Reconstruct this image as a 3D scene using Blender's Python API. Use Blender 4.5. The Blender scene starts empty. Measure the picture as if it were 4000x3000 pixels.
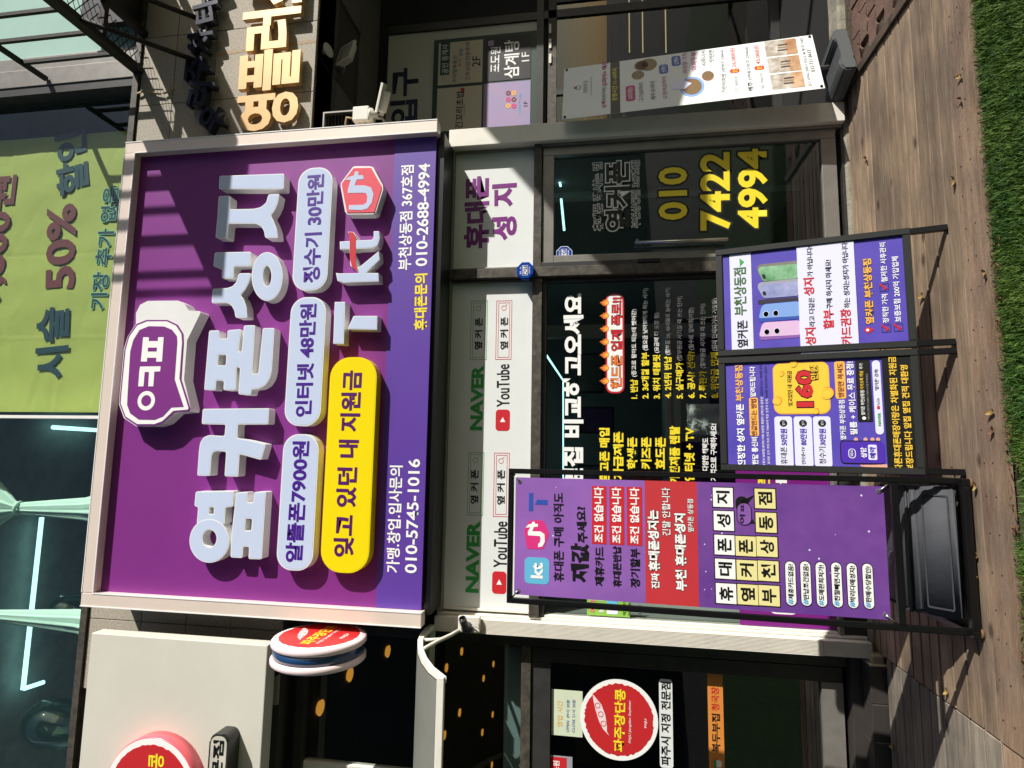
import bpy, bmesh, math, random
import numpy as np
from mathutils import Matrix, Vector
random.seed(7)
S = bpy.context.scene
COL = S.collection

# ------------------------------------------------------------------ camera
FPX = 2300.0
_p, _y, _r = [math.radians(a) for a in (8.99, 6.765, .14)]
Fv = np.array([math.sin(_y)*math.cos(_p), math.cos(_y)*math.cos(_p), math.sin(_p)])
R0 = np.array([math.cos(_y), -math.sin(_y), 0.0])
D0 = np.cross(Fv, R0)
if D0[2] > 0: D0 = -D0
Rv = math.cos(_r)*R0 + math.sin(_r)*D0
Dv = -math.sin(_r)*R0 + math.cos(_r)*D0
CAM = np.array([0.0, -4.2, 1.68])
cam = bpy.data.cameras.new('camera'); camo = bpy.data.objects.new('camera', cam); COL.objects.link(camo)
cam.sensor_width = 36.0; cam.lens = 36.0*FPX/4000.0; cam.clip_start = .05; cam.clip_end = 3000
camo.matrix_world = Matrix(((Dv[0], Rv[0], -Fv[0], CAM[0]), (Dv[1], Rv[1], -Fv[1], CAM[1]), (Dv[2], Rv[2], -Fv[2], CAM[2]), (0, 0, 0, 1)))
S.camera = camo

# ------------------------------------------------------------------ light
SUN = Vector((1.72, -1.0, .95)).normalized()
w = bpy.data.worlds.new('World'); S.world = w; w.use_nodes = True
nt = w.node_tree
sky = nt.nodes.new('ShaderNodeTexSky'); sky.sky_type = 'NISHITA'; sky.sun_disc = False
sky.sun_elevation = math.asin(SUN.z); sky.sun_rotation = math.atan2(SUN.x, SUN.y)
bg = nt.nodes['Background']; bg.inputs[1].default_value = .066
nt.links.new(sky.outputs[0], bg.inputs[0])
sl = bpy.data.lights.new('sun', 'SUN'); sl.energy = 5.0; sl.angle = math.radians(.5); sl.color = (1, .965, .91)
slo = bpy.data.objects.new('sun', sl); COL.objects.link(slo)
slo.rotation_euler = SUN.to_track_quat('Z', 'Y').to_euler(); slo.location = (8, -10, 9)
S.view_settings.view_transform = 'Standard'; S.view_settings.look = 'None'
S.view_settings.exposure = .38; S.view_settings.gamma = 1
S.cycles.use_denoising = True
S.cycles.max_bounces = 8; S.cycles.transparent_max_bounces = 16

# ------------------------------------------------------------------ materials
def lin(h):
    if isinstance(h, str):
        c = [int(h[i:i+2], 16)/255 for i in (0, 2, 4)]
        return tuple(((x/12.92) if x <= .04045 else ((x+.055)/1.055)**2.4) for x in c)
    return tuple(h)
M = {}
def mat(name, col, rough=.5, metal=0.0, var=0.0, scale=6.0, bump=0.0, bscale=60.0, emit=None, es=1.0, spec=.5, stretch=None, col2=None, coat=0):
    m = bpy.data.materials.new(name); m.use_nodes = True; n = m.node_tree.nodes; L = m.node_tree.links
    b = n['Principled BSDF']; c = lin(col)
    b.inputs['Base Color'].default_value = (*c, 1); b.inputs['Roughness'].default_value = rough
    b.inputs['Metallic'].default_value = metal; b.inputs['Specular IOR Level'].default_value = spec
    b.inputs['Coat Weight'].default_value = coat
    tc = n.new('ShaderNodeTexCoord'); src = tc.outputs['Object']
    if stretch:
        mp = n.new('ShaderNodeMapping'); mp.inputs['Scale'].default_value = stretch; L.new(src, mp.inputs[0]); src = mp.outputs[0]
    if var or col2:
        nz = n.new('ShaderNodeTexNoise'); nz.inputs['Scale'].default_value = scale; nz.inputs['Detail'].default_value = 6; nz.inputs['Roughness'].default_value = .65
        L.new(src, nz.inputs['Vector'])
        rp = n.new('ShaderNodeValToRGB'); L.new(nz.outputs['Fac'], rp.inputs[0])
        a = lin(col2) if col2 else tuple(x*(1-var) for x in c); d = c if col2 else tuple(min(1, x*(1+var)) for x in c)
        rp.color_ramp.elements[0].position = .33; rp.color_ramp.elements[1].position = .67
        rp.color_ramp.elements[0].color = (*a, 1); rp.color_ramp.elements[1].color = (*d, 1)
        L.new(rp.outputs[0], b.inputs['Base Color'])
    if bump:
        n2 = n.new('ShaderNodeTexNoise'); n2.inputs['Scale'].default_value = bscale; n2.inputs['Detail'].default_value = 4; L.new(src, n2.inputs['Vector'])
        bp = n.new('ShaderNodeBump'); bp.inputs['Strength'].default_value = bump; bp.inputs['Distance'].default_value = .01
        L.new(n2.outputs['Fac'], bp.inputs['Height']); L.new(bp.outputs[0], b.inputs['Normal'])
    if emit:
        b.inputs['Emission Color'].default_value = (*lin(emit), 1); b.inputs['Emission Strength'].default_value = es
    M[name] = m
    return m
def glass(name, tint, refl=1.0, rough=0.0):
    m = bpy.data.materials.new(name); m.use_nodes = True; n = m.node_tree.nodes; L = m.node_tree.links
    for x in list(n):
        if x.type == 'BSDF_PRINCIPLED': n.remove(x)
    out = [x for x in n if x.type == 'OUTPUT_MATERIAL'][0]
    tr = n.new('ShaderNodeBsdfTransparent'); tr.inputs[0].default_value = (*tint, 1)
    gl = n.new('ShaderNodeBsdfGlossy'); gl.inputs['Roughness'].default_value = rough; gl.inputs[0].default_value = (refl, refl, refl, 1)
    ge = n.new('ShaderNodeNewGeometry'); dt = n.new('ShaderNodeVectorMath'); dt.operation = 'DOT_PRODUCT'   # Schlick reflectance, alike from both sides
    L.new(ge.outputs['Incoming'], dt.inputs[0]); L.new(ge.outputs['Normal'], dt.inputs[1])
    def mth(op, a, b):
        k = n.new('ShaderNodeMath'); k.operation = op
        for i, v in enumerate((a, b)):
            if v is None: continue
            if isinstance(v, (int, float)): k.inputs[i].default_value = v
            else: L.new(v, k.inputs[i])
        return k.outputs[0]
    fac = mth('ADD', mth('MULTIPLY', mth('POWER', mth('SUBTRACT', 1.0, mth('ABSOLUTE', dt.outputs['Value'], None)), 5.0), .9), .085)
    mx = n.new('ShaderNodeMixShader'); L.new(fac, mx.inputs[0]); L.new(tr.outputs[0], mx.inputs[1]); L.new(gl.outputs[0], mx.inputs[2])
    L.new(mx.outputs[0], out.inputs[0]); M[name] = m
    return m
glass('glass_dark', (.55, .6, .57)); glass('glass_green', (.80, .92, .86)); glass('glass_clear', (.86, .9, .9))
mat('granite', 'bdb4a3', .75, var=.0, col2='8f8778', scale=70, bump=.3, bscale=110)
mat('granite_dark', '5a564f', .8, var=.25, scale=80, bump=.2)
mat('joint', '4a463f', .9)
mat('rust_stain', 'a8845c', .8, col2='b3a48c', scale=30)
mat('concrete', '8e8878', .9, var=.25, scale=9, bump=.4, bscale=50)
mat('wall_dark', '1e1c1a', .8)
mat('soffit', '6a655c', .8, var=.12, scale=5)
mat('alu_white', 'e4dfd2', .45, var=.05, scale=7, bump=.03)
mat('alu_grey', '8a867f', .4, metal=.35, var=.12, scale=9)
mat('alu_dark', '3b3a38', .45, metal=.2, var=.18, scale=10)
mat('alu_worn', '5c564c', .6, metal=.2, col2='38342e', scale=22, bump=.1)
mat('frame_champagne', 'ead9cb', .33, metal=.15, var=.035, scale=3)
mat('frame_white', 'eeece8', .4, var=.03)
mat('steel_black', '17181a', .5, metal=.3, bump=.05)
mat('steel_rust', '2e2723', .65, metal=.3, col2='1b1816', scale=20, bump=.15)
mat('frame_black', '0e0e0f', .38)
mat('frame_charcoal', '323332', .42, metal=.2)
mat('sign_purple', '7e2c82', .5, var=.05, scale=1.4, spec=.4)
mat('sign_band', '5c3a9c', .5, var=.03, scale=2)
mat('acrylic_white', 'c9d5ee', .25, var=.015, coat=.3)
mat('tin_white', 'e9e9e6', .35, var=.03)
mat('acrylic_yellow', 'f6dd12', .3, var=.015, coat=.2)
mat('acrylic_coral', 'e8606c', .3, coat=.2)
mat('print_purple', '46168c', .45); mat('print_plum', '551560', .45); mat('print_red', 'c92730', .45)
mat('print_white', 'f4f4f0', .5); mat('print_black', '0d0d0e', .5); mat('print_yellow', 'f7e02e', .5)
mat('print_amber', 'f3b54a', .5); mat('print_green', '3aa34a', .5); mat('print_orange', 'ee7a2c', .5)
mat('print_navy', '1c2a4a', .5); mat('print_blue', '2c4fa8', .5); mat('print_grey', '9a9aa2', .5); mat('print_dkgreen', '3f6a33', .5)
mat('print_magenta', 'b01f74', .5); mat('print_sky', '62b4d6', .5); mat('print_pink', 'd8307c', .5); mat('print_lav', 'dcdcf2', .5)
mat('print_indigo', '4a3fa6', .5, col2='5d4bb4', scale=3); mat('print_cream', 'eadf9a', .5); mat('print_violet', '4b2aa8', .5)
mat('print_brownred', '7c3238', .6); mat('print_steelblue', '24404e', .6); mat('print_mint', '9fd4b8', .6)
mat('print_ltpurple', '8a5aa8', .5); mat('print_coin', 'f2c53c', .45); mat('print_skin', 'e0a58f', .5)
mat('cloth_purple', '7f52a0', .6, col2='9460b4', scale=1.6); mat('cloth_red', 'bf2f36', .6, var=.03)
mat('cloth_deep', '5a2f86', .6, col2='7a4898', scale=2.0)
mat('vinyl_purple', '7a1f7c', .4, var=.04, scale=3)
mat('paper_white', 'e0e3e0', .6, var=.02); mat('paper_green', 'd2dcc0', .6, var=.04); mat('paper_lime', '86b646', .6, var=.05)
mat('banner_lime', 'bcba5e', .7, var=.06, scale=1.8, bump=.8, bscale=3.2)
mat('teal_glass', 'a9c9bd', .25, var=.05, scale=2)
mat('teal_board', 'a8c0c2', .6, var=.07, scale=7, bump=.1)
mat('curtain', 'd2eadf', .85, var=.05, scale=5)
mat('gold', 'd3ad78', .38, metal=.25, var=.07, scale=5); mat('gold_side', '4a3820', .5, metal=.4)
mat('letter_navy', '1b1f33', .28, coat=.4)
mat('beige_panel', 'cfccbf', .6, var=.045, scale=1.3, bump=.04, bscale=8)
mat('disc_red', 'c32a2e', .4, var=.02); mat('disc_pink', 'f0d9da', .4); mat('disc_blue', '1d3f66', .2, coat=.5)
mat('poly_grey', '77786f', .5, var=.06, scale=4)
mat('room_dark', '3a3b3a', .85, var=.2, scale=1.5); mat('room_shop', 'a5a8a4', .8, var=.12, scale=1.2); mat('room_floor', '7a766c', .4, var=.2, scale=4); mat('room_brown', '35281f', .7, var=.2)
mat('room_teal', 'a3aeaa', .8, var=.15); mat('desk_white', 'd8d8d4', .5)
mat('tube_shop', 'ffffff', .5, emit='a8e4e8', es=3.0); mat('tube_light', 'ffffff', .5, emit='b4ecee', es=1.7); mat('warm_light', 'ffffff', .5, emit='e89c34', es=.8)
mat('led_line', 'ffffff', .5, emit='ffdf9a', es=.6); mat('blind_yellow', '6a5a20', .6, var=.15)
mat('cctv_white', 'dcd8ca', .4, var=.04); mat('cctv_grey', '4b4d52', .35); mat('lens_black', '08080a', .1)
mat('cable_tan', 'b09a70', .7); mat('cable_grey', '8f8b80', .6); mat('lamp_glass', 'a8a598', .15)
mat('plastic_black', '35373c', .72, var=.15, scale=12, bump=.1, bscale=90); mat('plastic_grey', '4c4f50', .55, bump=.25, bscale=120)
mat('alarm_blue', '123f9c', .25, coat=.5)
mat('tile_dark', '3a3633', .5, var=.15, scale=6); mat('grout', 'a79d84', .9)
mat('paver', '75584c', .9, col2='5d473d', scale=8, bump=.5, bscale=70); mat('soil', '4c4030', .95, var=.4, scale=20, bump=.9)
mat('turf_base', '2b4a1c', .95, var=.3, scale=30, bump=.6); mat('asphalt', '3c3c3c', .9, var=.2)
mat('leaf_yellow', 'a88c4e', .6, col2='80693a', scale=30); mat('leaf_brown', '6b4a30', .7)
mat('facing_wall', '3c3f41', .8, var=.2, scale=.4); mat('blocker', 'c9bda0', .8); mat('clip_steel', 'b9bab8', .3, metal=.8)
mat('dirty_white', 'c9c4b6', .6, var=.2)
for nm, a, b_ in (('deck_brown', '9e8871', '70604f'), ('deck_grey', '948a7b', '676056'), ('deck_ribbed', 'a18a74', '7d6553'), ('timber_dark', '5a4a3c', '3f342b')):
    m = mat(nm, a, .75, col2=b_, scale=5, bump=.35, bscale=30, stretch=(.55, 4, 4))
    n = m.node_tree.nodes; L = m.node_tree.links; b = n['Principled BSDF']
    oi = n.new('ShaderNodeObjectInfo'); hv = n.new('ShaderNodeHueSaturation'); mr = n.new('ShaderNodeMapRange')
    mr.inputs[3].default_value = .78; mr.inputs[4].default_value = 1.2
    L.new(oi.outputs['Random'], mr.inputs[0]); L.new(mr.outputs[0], hv.inputs['Value'])
    src = b.inputs['Base Color'].links[0].from_socket; L.new(src, hv.inputs['Color']); L.new(hv.outputs[0], b.inputs['Base Color'])
    # knots and nail holes
    vo = n.new('ShaderNodeTexVoronoi'); vo.inputs['Scale'].default_value = 5.5; vr = n.new('ShaderNodeValToRGB'); vr.color_ramp.elements[0].position = .05; vr.color_ramp.elements[1].position = .13
    vr.color_ramp.elements[0].color = (.3, .26, .22, 1); vr.color_ramp.elements[1].color = (1, 1, 1, 1); vm = n.new('ShaderNodeMapping'); vm.inputs['Scale'].default_value = (.5, 1, 1)
    t0 = n.new('ShaderNodeTexCoord'); L.new(t0.outputs['Object'], vm.inputs[0]); L.new(vm.outputs[0], vo.inputs['Vector']); L.new(vo.outputs['Distance'], vr.inputs[0])
    n3 = n.new('ShaderNodeTexNoise'); n3.inputs['Scale'].default_value = 2.2; L.new(t0.outputs['Object'], n3.inputs['Vector']); r3 = n.new('ShaderNodeValToRGB'); r3.color_ramp.elements[0].position = .35; r3.color_ramp.elements[1].position = .6
    r3.color_ramp.elements[0].color = (.72, .72, .74, 1); r3.color_ramp.elements[1].color = (1.06, 1.04, 1.0, 1); L.new(n3.outputs['Fac'], r3.inputs[0])
    for extra in (vr, r3):
        mu = n.new('ShaderNodeMixRGB'); mu.blend_type = 'MULTIPLY'; mu.inputs[0].default_value = 1; L.new(b.inputs['Base Color'].links[0].from_socket, mu.inputs[1]); L.new(extra.outputs[0], mu.inputs[2]); L.new(mu.outputs[0], b.inputs['Base Color'])
    # fine random shift of the grain for each board
    mp = [x for x in n if x.type == 'MAPPING'][0]; cb = n.new('ShaderNodeCombineXYZ'); ml = n.new('ShaderNodeMath'); ml.operation = 'MULTIPLY'; ml.inputs[1].default_value = 37
    L.new(oi.outputs['Random'], ml.inputs[0]); L.new(ml.outputs[0], cb.inputs[0]); L.new(cb.outputs[0], mp.inputs['Location'])
m = mat('grass_blade', '3f7a24', .6, spec=.3)
n = m.node_tree.nodes; L = m.node_tree.links; b = n['Principled BSDF']
tc = n.new('ShaderNodeTexCoord'); nz = n.new('ShaderNodeTexNoise'); nz.inputs['Scale'].default_value = 55; rp = n.new('ShaderNodeValToRGB')
rp.color_ramp.elements[0].position = .35; rp.color_ramp.elements[1].position = .65
rp.color_ramp.elements[0].color = (*lin('30501f'), 1); rp.color_ramp.elements[1].color = (*lin('6a8f3e'), 1)
L.new(tc.outputs['Object'], nz.inputs[0]); L.new(nz.outputs['Fac'], rp.inputs[0])
n4 = n.new('ShaderNodeTexNoise'); n4.inputs['Scale'].default_value = 4.5; n4.inputs['Detail'].default_value = 4; L.new(tc.outputs['Object'], n4.inputs[0]); r4 = n.new('ShaderNodeValToRGB'); L.new(n4.outputs['Fac'], r4.inputs[0])
r4.color_ramp.elements[0].position = .38; r4.color_ramp.elements[1].position = .68; r4.color_ramp.elements[0].color = (.62, .72, .62, 1); r4.color_ramp.elements[1].color = (1.25, 1.05, .9, 1)
mg = n.new('ShaderNodeMixRGB'); mg.blend_type = 'MULTIPLY'; mg.inputs[0].default_value = 1; L.new(rp.outputs[0], mg.inputs[1]); L.new(r4.outputs[0], mg.inputs[2]); L.new(mg.outputs[0], b.inputs['Base Color'])

# ------------------------------------------------------------------ helpers
def ray(px, py):
    return Fv*FPX + Rv*((3000-py)-1500) + Dv*(px-2000)
def at(px, py, Y):
    d = ray(px, py); return CAM + d*((Y-CAM[1])/d[1])
def onz(px, py, Z):
    d = ray(px, py); return CAM + d*((Z-CAM[2])/d[2])
def q(ox, oy, size):
    s = size/1659.0
    return lambda x, y: (ox+x*s, oy+y*s)
def tag(o, label=None, cat=None, group=None, kind=None):
    if label: o['label'] = label
    if cat: o['category'] = cat
    if group: o['group'] = group
    if kind: o['kind'] = kind
    return o
def thing(name, label, cat, loc=(0, 0, 0), group=None):
    o = bpy.data.objects.new(name, None); COL.objects.link(o); o.location = loc; o.empty_display_size = .1
    return tag(o, label, cat, group)
def link(name, me, m, parent=None):
    o = bpy.data.objects.new(name, me); COL.objects.link(o)
    if m is not None:
        me.materials.clear(); me.materials.append(M[m] if isinstance(m, str) else m)
    if parent is not None:
        o.parent = parent
        if parent.type == 'EMPTY': o.matrix_parent_inverse = Matrix.Translation(-Vector(parent.location))
    return o
def mobj(name, vs, fs, m, parent=None, smooth=False):
    me = bpy.data.meshes.new(name); me.from_pydata([tuple(map(float, v)) for v in vs], [], fs); me.update()
    if smooth:
        for p in me.polygons: p.use_smooth = True
    return link(name, me, m, parent)
def bmo(name, bm, m, parent=None, smooth=False):
    bmesh.ops.recalc_face_normals(bm, faces=bm.faces[:])
    me = bpy.data.meshes.new(name); bm.to_mesh(me); bm.free()
    if smooth:
        for p in me.polygons: p.use_smooth = True
    return link(name, me, m, parent)
def box(name, x0, x1, y0, y1, z0, z1, m, parent=None, bev=0.0):
    bm = bmesh.new(); bmesh.ops.create_cube(bm, size=1)
    for v in bm.verts:
        v.co = Vector((x0+(v.co.x+.5)*(x1-x0), y0+(v.co.y+.5)*(y1-y0), z0+(v.co.z+.5)*(z1-z0)))
    if bev: bmesh.ops.bevel(bm, geom=bm.edges[:], offset=bev, segments=2, affect='EDGES', profile=.5)
    return bmo(name, bm, m, parent)
class Surf:
    """a plane with its own axes: a to the right, b up, d out towards the street"""
    def __init__(s, O, ex=(1, 0, 0), ez=(0, 0, 1)):
        s.O = np.array(O, float); s.ex = np.array(ex, float); s.ex /= np.linalg.norm(s.ex)
        ez = np.array(ez, float); ez = ez-s.ex*(ez@s.ex); s.ez = ez/np.linalg.norm(ez); s.n = np.cross(s.ex, s.ez)
    def loc(s, p):
        d = ray(*p); t = ((s.O-CAM)@s.n)/(d@s.n); P = CAM+d*t-s.O; return (P@s.ex, P@s.ez)
    def P(s, a, b, d=0.0): return s.O+s.ex*a+s.ez*b+s.n*d
    def off(s, d): return Surf(s.O+s.n*d, s.ex, s.ez)
def front(Y): return Surf((0, Y, 0))
def prism(name, sf, pts, d0, d1, m, parent=None, bev=0.0):
    """closed outline in plane coordinates given thickness from d0 to d1"""
    bm = bmesh.new(); A = [bm.verts.new(Vector(sf.P(a, b, d1))) for a, b in pts]
    f = bm.faces.new(A)
    if abs(d1-d0) > 1e-6:
        B = [bm.verts.new(Vector(sf.P(a, b, d0))) for a, b in pts]; bm.faces.new(B[::-1]); k = len(pts)
        for i in range(k): bm.faces.new((A[i], B[i], B[(i+1) % k], A[(i+1) % k]))
        if bev:
            es = [e for e in f.edges]; bmesh.ops.bevel(bm, geom=es, offset=bev, segments=2, affect='EDGES')
    return bmo(name, bm, m, parent)
def ring(name, sf, outer, inner, d0, d1, m, parent=None):
    k = len(outer); vs = []; fs = []
    for pts, d in ((outer, d1), (inner, d1), (outer, d0), (inner, d0)): vs += [sf.P(a, b, d) for a, b in pts]
    for i in range(k):
        j = (i+1) % k
        fs += [(i, j, k+j, k+i), (2*k+i, 3*k+i, 3*k+j, 2*k+j), (i, 2*k+i, 2*k+j, j), (k+i, k+j, 3*k+j, 3*k+i)]
    return mobj(name, vs, fs, m, parent)
def rect(a0, a1, b0, b1): return [(a0, b0), (a1, b0), (a1, b1), (a0, b1)]
def rrect(a0, a1, b0, b1, r, n=7):
    r = min(r, abs(a1-a0)/2-1e-5, abs(b1-b0)/2-1e-5); o = []
    for cx, cy, s in ((a1-r, b0+r, -90), (a1-r, b1-r, 0), (a0+r, b1-r, 90), (a0+r, b0+r, 180)):
        for i in range(n+1):
            t = math.radians(s+90*i/n); o.append((cx+r*math.cos(t), cy+r*math.sin(t)))
    return o
def circ(a, b, r, n=40, rb=None): return [(a+r*math.cos(2*math.pi*i/n), b+(rb or r)*math.sin(2*math.pi*i/n)) for i in range(n)]
def pxpoly(sf, Q, pts): return [sf.loc(Q(*p)) for p in pts][::-1]
def pxrect(sf, p0, p1):
    """plane rectangle between two photo points, averaged so that it stays square"""
    (x0, y0), (x1, y1) = p0, p1; ym = (y0+y1)/2; xm = (x0+x1)/2
    a0 = sf.loc((xm, max(y0, y1)))[0]; a1 = sf.loc((xm, min(y0, y1)))[0]
    b1 = sf.loc((min(x0, x1), ym))[1]; b0 = sf.loc((max(x0, x1), ym))[1]
    return a0, a1, b0, b1
_tx = bpy.data.curves.new('lettering', 'FONT'); _to = bpy.data.objects.new('lettering', _tx)
def glyphs(body, off, res=3, solid=False, shear=0):
    """filled outlines of a line of lettering in the default typeface, strokes thickened by off"""
    _tx.body = body; _tx.offset = off; _tx.resolution_u = res; _tx.extrude = .5 if solid else 0; _tx.shear = shear
    return bpy.data.meshes.new_from_object(_to)
def text(sf, body, bl, br, h, m, d=.0015, off=.018, parent=None, name='lettering', outline=None, thick=0.0, res=3, px=True, shear=0):
    """lettering set between a lower left and a lower right point, h high (photo pixels, or plane units with px=False)"""
    if px:
        a0, b0 = sf.loc(bl); a1, b1 = sf.loc(br); mid = ((bl[0]+br[0])/2, (bl[1]+br[1])/2)
        hh = sf.loc((mid[0]-h, mid[1]))[1]-sf.loc(mid)[1]
    else: (a0, b0), (a1, b1), hh = bl, br, h
    L = math.hypot(a1-a0, b1-b0); ca, sa = (a1-a0)/L, (b1-b0)/L
    base = glyphs(body, off, res, thick > 0, shear); n = len(base.vertices)
    co = np.empty(n*3, 'f'); base.vertices.foreach_get('co', co); co = co.reshape(-1, 3)
    mn, mx = co.min(0), co.max(0); sx = L/(mx[0]-mn[0]); sy = hh/(mx[1]-mn[1])
    def place(me, dd, th):
        k = len(me.vertices); c = np.empty(k*3, 'f'); me.vertices.foreach_get('co', c); c = c.reshape(-1, 3).astype(float)
        u = (c[:, 0]-mn[0])*sx; v = (c[:, 1]-mn[1])*sy; a = a0+u*ca-v*sa; b = b0+u*sa+v*ca
        W = sf.O+np.outer(a, sf.ex)+np.outer(b, sf.ez)+np.outer((c[:, 2]-.5)*th+dd if th else np.full(k, dd), sf.n)
        me.vertices.foreach_set('co', W.astype('f').ravel()); me.update()
    place(base, d, thick); o = link(name, base, m, parent)
    if outline:
        o2, m2 = outline; me = glyphs(body, off+o2, res); place(me, d-.0009, 0); link(name+'_outline', me, m2, parent if parent is not None else None)
    return o
def tube(name, pts, r, m, parent=None, n=10, closed=False):
    pts = [Vector(p) for p in pts]; vs = []; fs = []; up = Vector((0, 0, 1)); k = len(pts)
    for i, p in enumerate(pts):
        t = (pts[min(i+1, k-1)]-pts[max(i-1, 0)]).normalized()
        s = t.cross(up); s = t.cross(Vector((1, 0, 0))) if s.length < .05 else s
        s.normalize(); v = s.cross(t)
        for j in range(n):
            g = 2*math.pi*j/n; vs.append(p+(s*math.cos(g)+v*math.sin(g))*r)
    for i in range(k-1):
        for j in range(n): fs.append((i*n+j, i*n+(j+1) % n, (i+1)*n+(j+1) % n, (i+1)*n+j))
    fs += [tuple(range(n))[::-1], tuple(range((k-1)*n, k*n))]
    return mobj(name, vs, fs, m, parent, smooth=True)
def lathe(name, O, ax, prof, m, parent=None, n=32):
    """turned shape: prof is (distance along the axis, radius)"""
    ax = Vector(ax).normalized(); s = ax.cross(Vector((0, 0, 1)))
    if s.length < .05: s = ax.cross(Vector((1, 0, 0)))
    s.normalize(); v = s.cross(ax); O = Vector(O); vs = []; fs = []
    for t, r in prof:
        for j in range(n):
            g = 2*math.pi*j/n; vs.append(O+ax*t+(s*math.cos(g)+v*math.sin(g))*r)
    for i in range(len(prof)-1):
        for j in range(n): fs.append((i*n+j, i*n+(j+1) % n, (i+1)*n+(j+1) % n, (i+1)*n+j))
    fs += [tuple(range(n))[::-1], tuple(range((len(prof)-1)*n, len(prof)*n))]
    bm = bmesh.new(); B = [bm.verts.new(x) for x in vs]
    for f in fs: bm.faces.new([B[i] for i in f])
    o = bmo(name, bm, m, parent)
    for p in o.data.polygons: p.use_smooth = len(p.vertices) == 4
    return o

# ================================================================== ground
tag(mobj('ground', [(-400, -400, -.13), (400, -400, -.13), (400, 400, -.13), (-400, 400, -.13)], [(0, 1, 2, 3)], 'asphalt'), 'grey paved ground around the shops', 'ground', kind='structure')
tag(mobj('lawn', [(-9, -7, -.075), (9, -7, -.075), (9, -1.33, -.075), (-9, -1.33, -.075)], [(0, 1, 2, 3)], 'turf_base'), 'green artificial turf lawn along the deck', 'lawn', kind='structure')
def make_grass():
    vs = []; fs = []; rnd = random.Random(3)
    def blade(x, y, h, wd):
        g = rnd.random()*6.283; dx, dy = math.cos(g)*wd, math.sin(g)*wd; lx, ly = rnd.gauss(0, .013), rnd.gauss(.002, .013); k = len(vs); z = -.075
        vs.extend([(x-dx, y-dy, z), (x+dx, y+dy, z), (x+lx*.5+dx*.7, y+ly*.5+dy*.7, z+h*.6), (x+lx*.5-dx*.7, y+ly*.5-dy*.7, z+h*.6), (x+lx*1.5, y+ly*1.5, z+h)])
        fs.extend([(k, k+1, k+2, k+3), (k+3, k+2, k+4)])
    edge = lambda x: -1.352 + .062*max(0, x-.9) + .07*max(0, -.35-x) - (.05 if -.33 < x < .0 else 0) + .009*math.sin(x*9)
    for i in range(64000):
        x = rnd.uniform(-1.75, 2.75); t = rnd.random(); y = edge(x) - (t**1.5)*.75
        blade(x, y, rnd.uniform(.035, .07)*(1 if t > .02 else .8), rnd.uniform(.0012, .0024))
    for i in range(14000):
        x = rnd.uniform(1.2, 3.6); blade(x, rnd.uniform(-1.9, -1.3)+rnd.random()*.03, rnd.uniform(.035, .075), rnd.uniform(.0012, .0026))
    o = mobj('artificial_grass', vs, fs, 'grass_blade'); tag(o, 'bright green artificial grass blades edging the wooden deck', 'grass', kind='stuff')
make_grass()
def make_bits():
    vs = []; fs = []; rnd = random.Random(11)
    for i in range(260):
        x = rnd.uniform(-1.6, 2.6); y = -1.345+.055*max(0, x-.9)+.06*max(0, -.35-x)-.012-abs(rnd.gauss(0, .03)); z = -.03+rnd.random()*.012; g = rnd.random()*6.28; a, b = rnd.uniform(.004, .013), rnd.uniform(.0015, .004); k = len(vs)
        c, s_ = math.cos(g), math.sin(g)
        for u, v in ((-a, -b), (a, -b), (a, b), (-a, b)): vs.append((x+u*c-v*s_, y+u*s_+v*c, z+rnd.uniform(0, .006)))
        fs.append((k, k+1, k+2, k+3))
    tag(mobj('dry_litter', vs, fs, 'leaf_brown'), 'dry brown leaf crumbs along the grass edge', 'litter', kind='stuff')
make_bits()

# ------------------------------------------------------------------ deck
deck = thing('wooden_deck', 'weathered brown wooden deck in front of the phone shop', 'deck', (.6, -.6, -.04)); deck['kind'] = 'structure'
box('joist', -1.3, 2.6, -1.33, -.02, -.1, -.045, 'timber_dark', deck)
rows = [0.0, -.075, -.165, -.275, -.335, -.475, -.575, -.665, -.755, -.875, -.985, -1.085, -1.195]
for i in range(len(rows)-1):
    y1, y0 = rows[i], rows[i+1]; dz = random.uniform(-.0015, .0015)
    box('plank', -1.2, 2.535, y0+.005, y1-.005, -.04, dz, 'deck_brown', deck, bev=.003)
def ribbed(x0, x1, y0, y1, m, par, n=18):
    vs = []; fs = []; w_ = (y1-y0)/n
    prof = []
    for i in range(n):
        yb = y0+i*w_; prof += [(yb, 0), (yb+w_*.55, 0), (yb+w_*.62, -.004), (yb+w_*.93, -.004)]
    prof.append((y1, 0)); prof = [(y0, -.045)]+prof+[(y1, -.045)]
    for x in (x0, x1): vs += [(x, y, z) for y, z in prof]
    k = len(prof)
    fs = [(i, i+1, k+i+1, k+i) for i in range(k-1)]
    return mobj('ribbed_plank', vs, fs, m, par)
ribbed(-1.2, 2.6, -1.35, -1.2, 'deck_ribbed', deck)
for i in range(46):
    x = -1.1+i*.078+random.uniform(-.02, .02)
    if i % 2 == 0:
        for yy in (-1.235, -1.30): lathe('screw', (x, yy+random.uniform(-.006, .006), -.001), (0, 0, 1), [(0, .004), (.0022, .0035)], 'steel_black', deck, n=6)
deck2 = thing('wooden_deck', 'greyer wooden deck in front of the restaurant door, left of the joint', 'deck', (-2.2, -.6, -.04)); deck2['kind'] = 'structure'
box('joist', -4, -1.32, -1.33, -.13, -.1, -.045, 'timber_dark', deck2)
r2 = [-.14, -.215, -.325, -.42, -.525, -.63, -.75, -.86, -.975, -1.085, -1.21]
for i in range(len(r2)-1):
    box('plank', -4.0, -1.207, r2[i+1]+.005, r2[i]-.005, -.04, random.uniform(-.0015, .0015)-.001, 'deck_grey', deck2, bev=.003)
ribbed(-4, -1.207, -1.345, -1.215, 'deck_ribbed', deck2, n=15)
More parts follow.
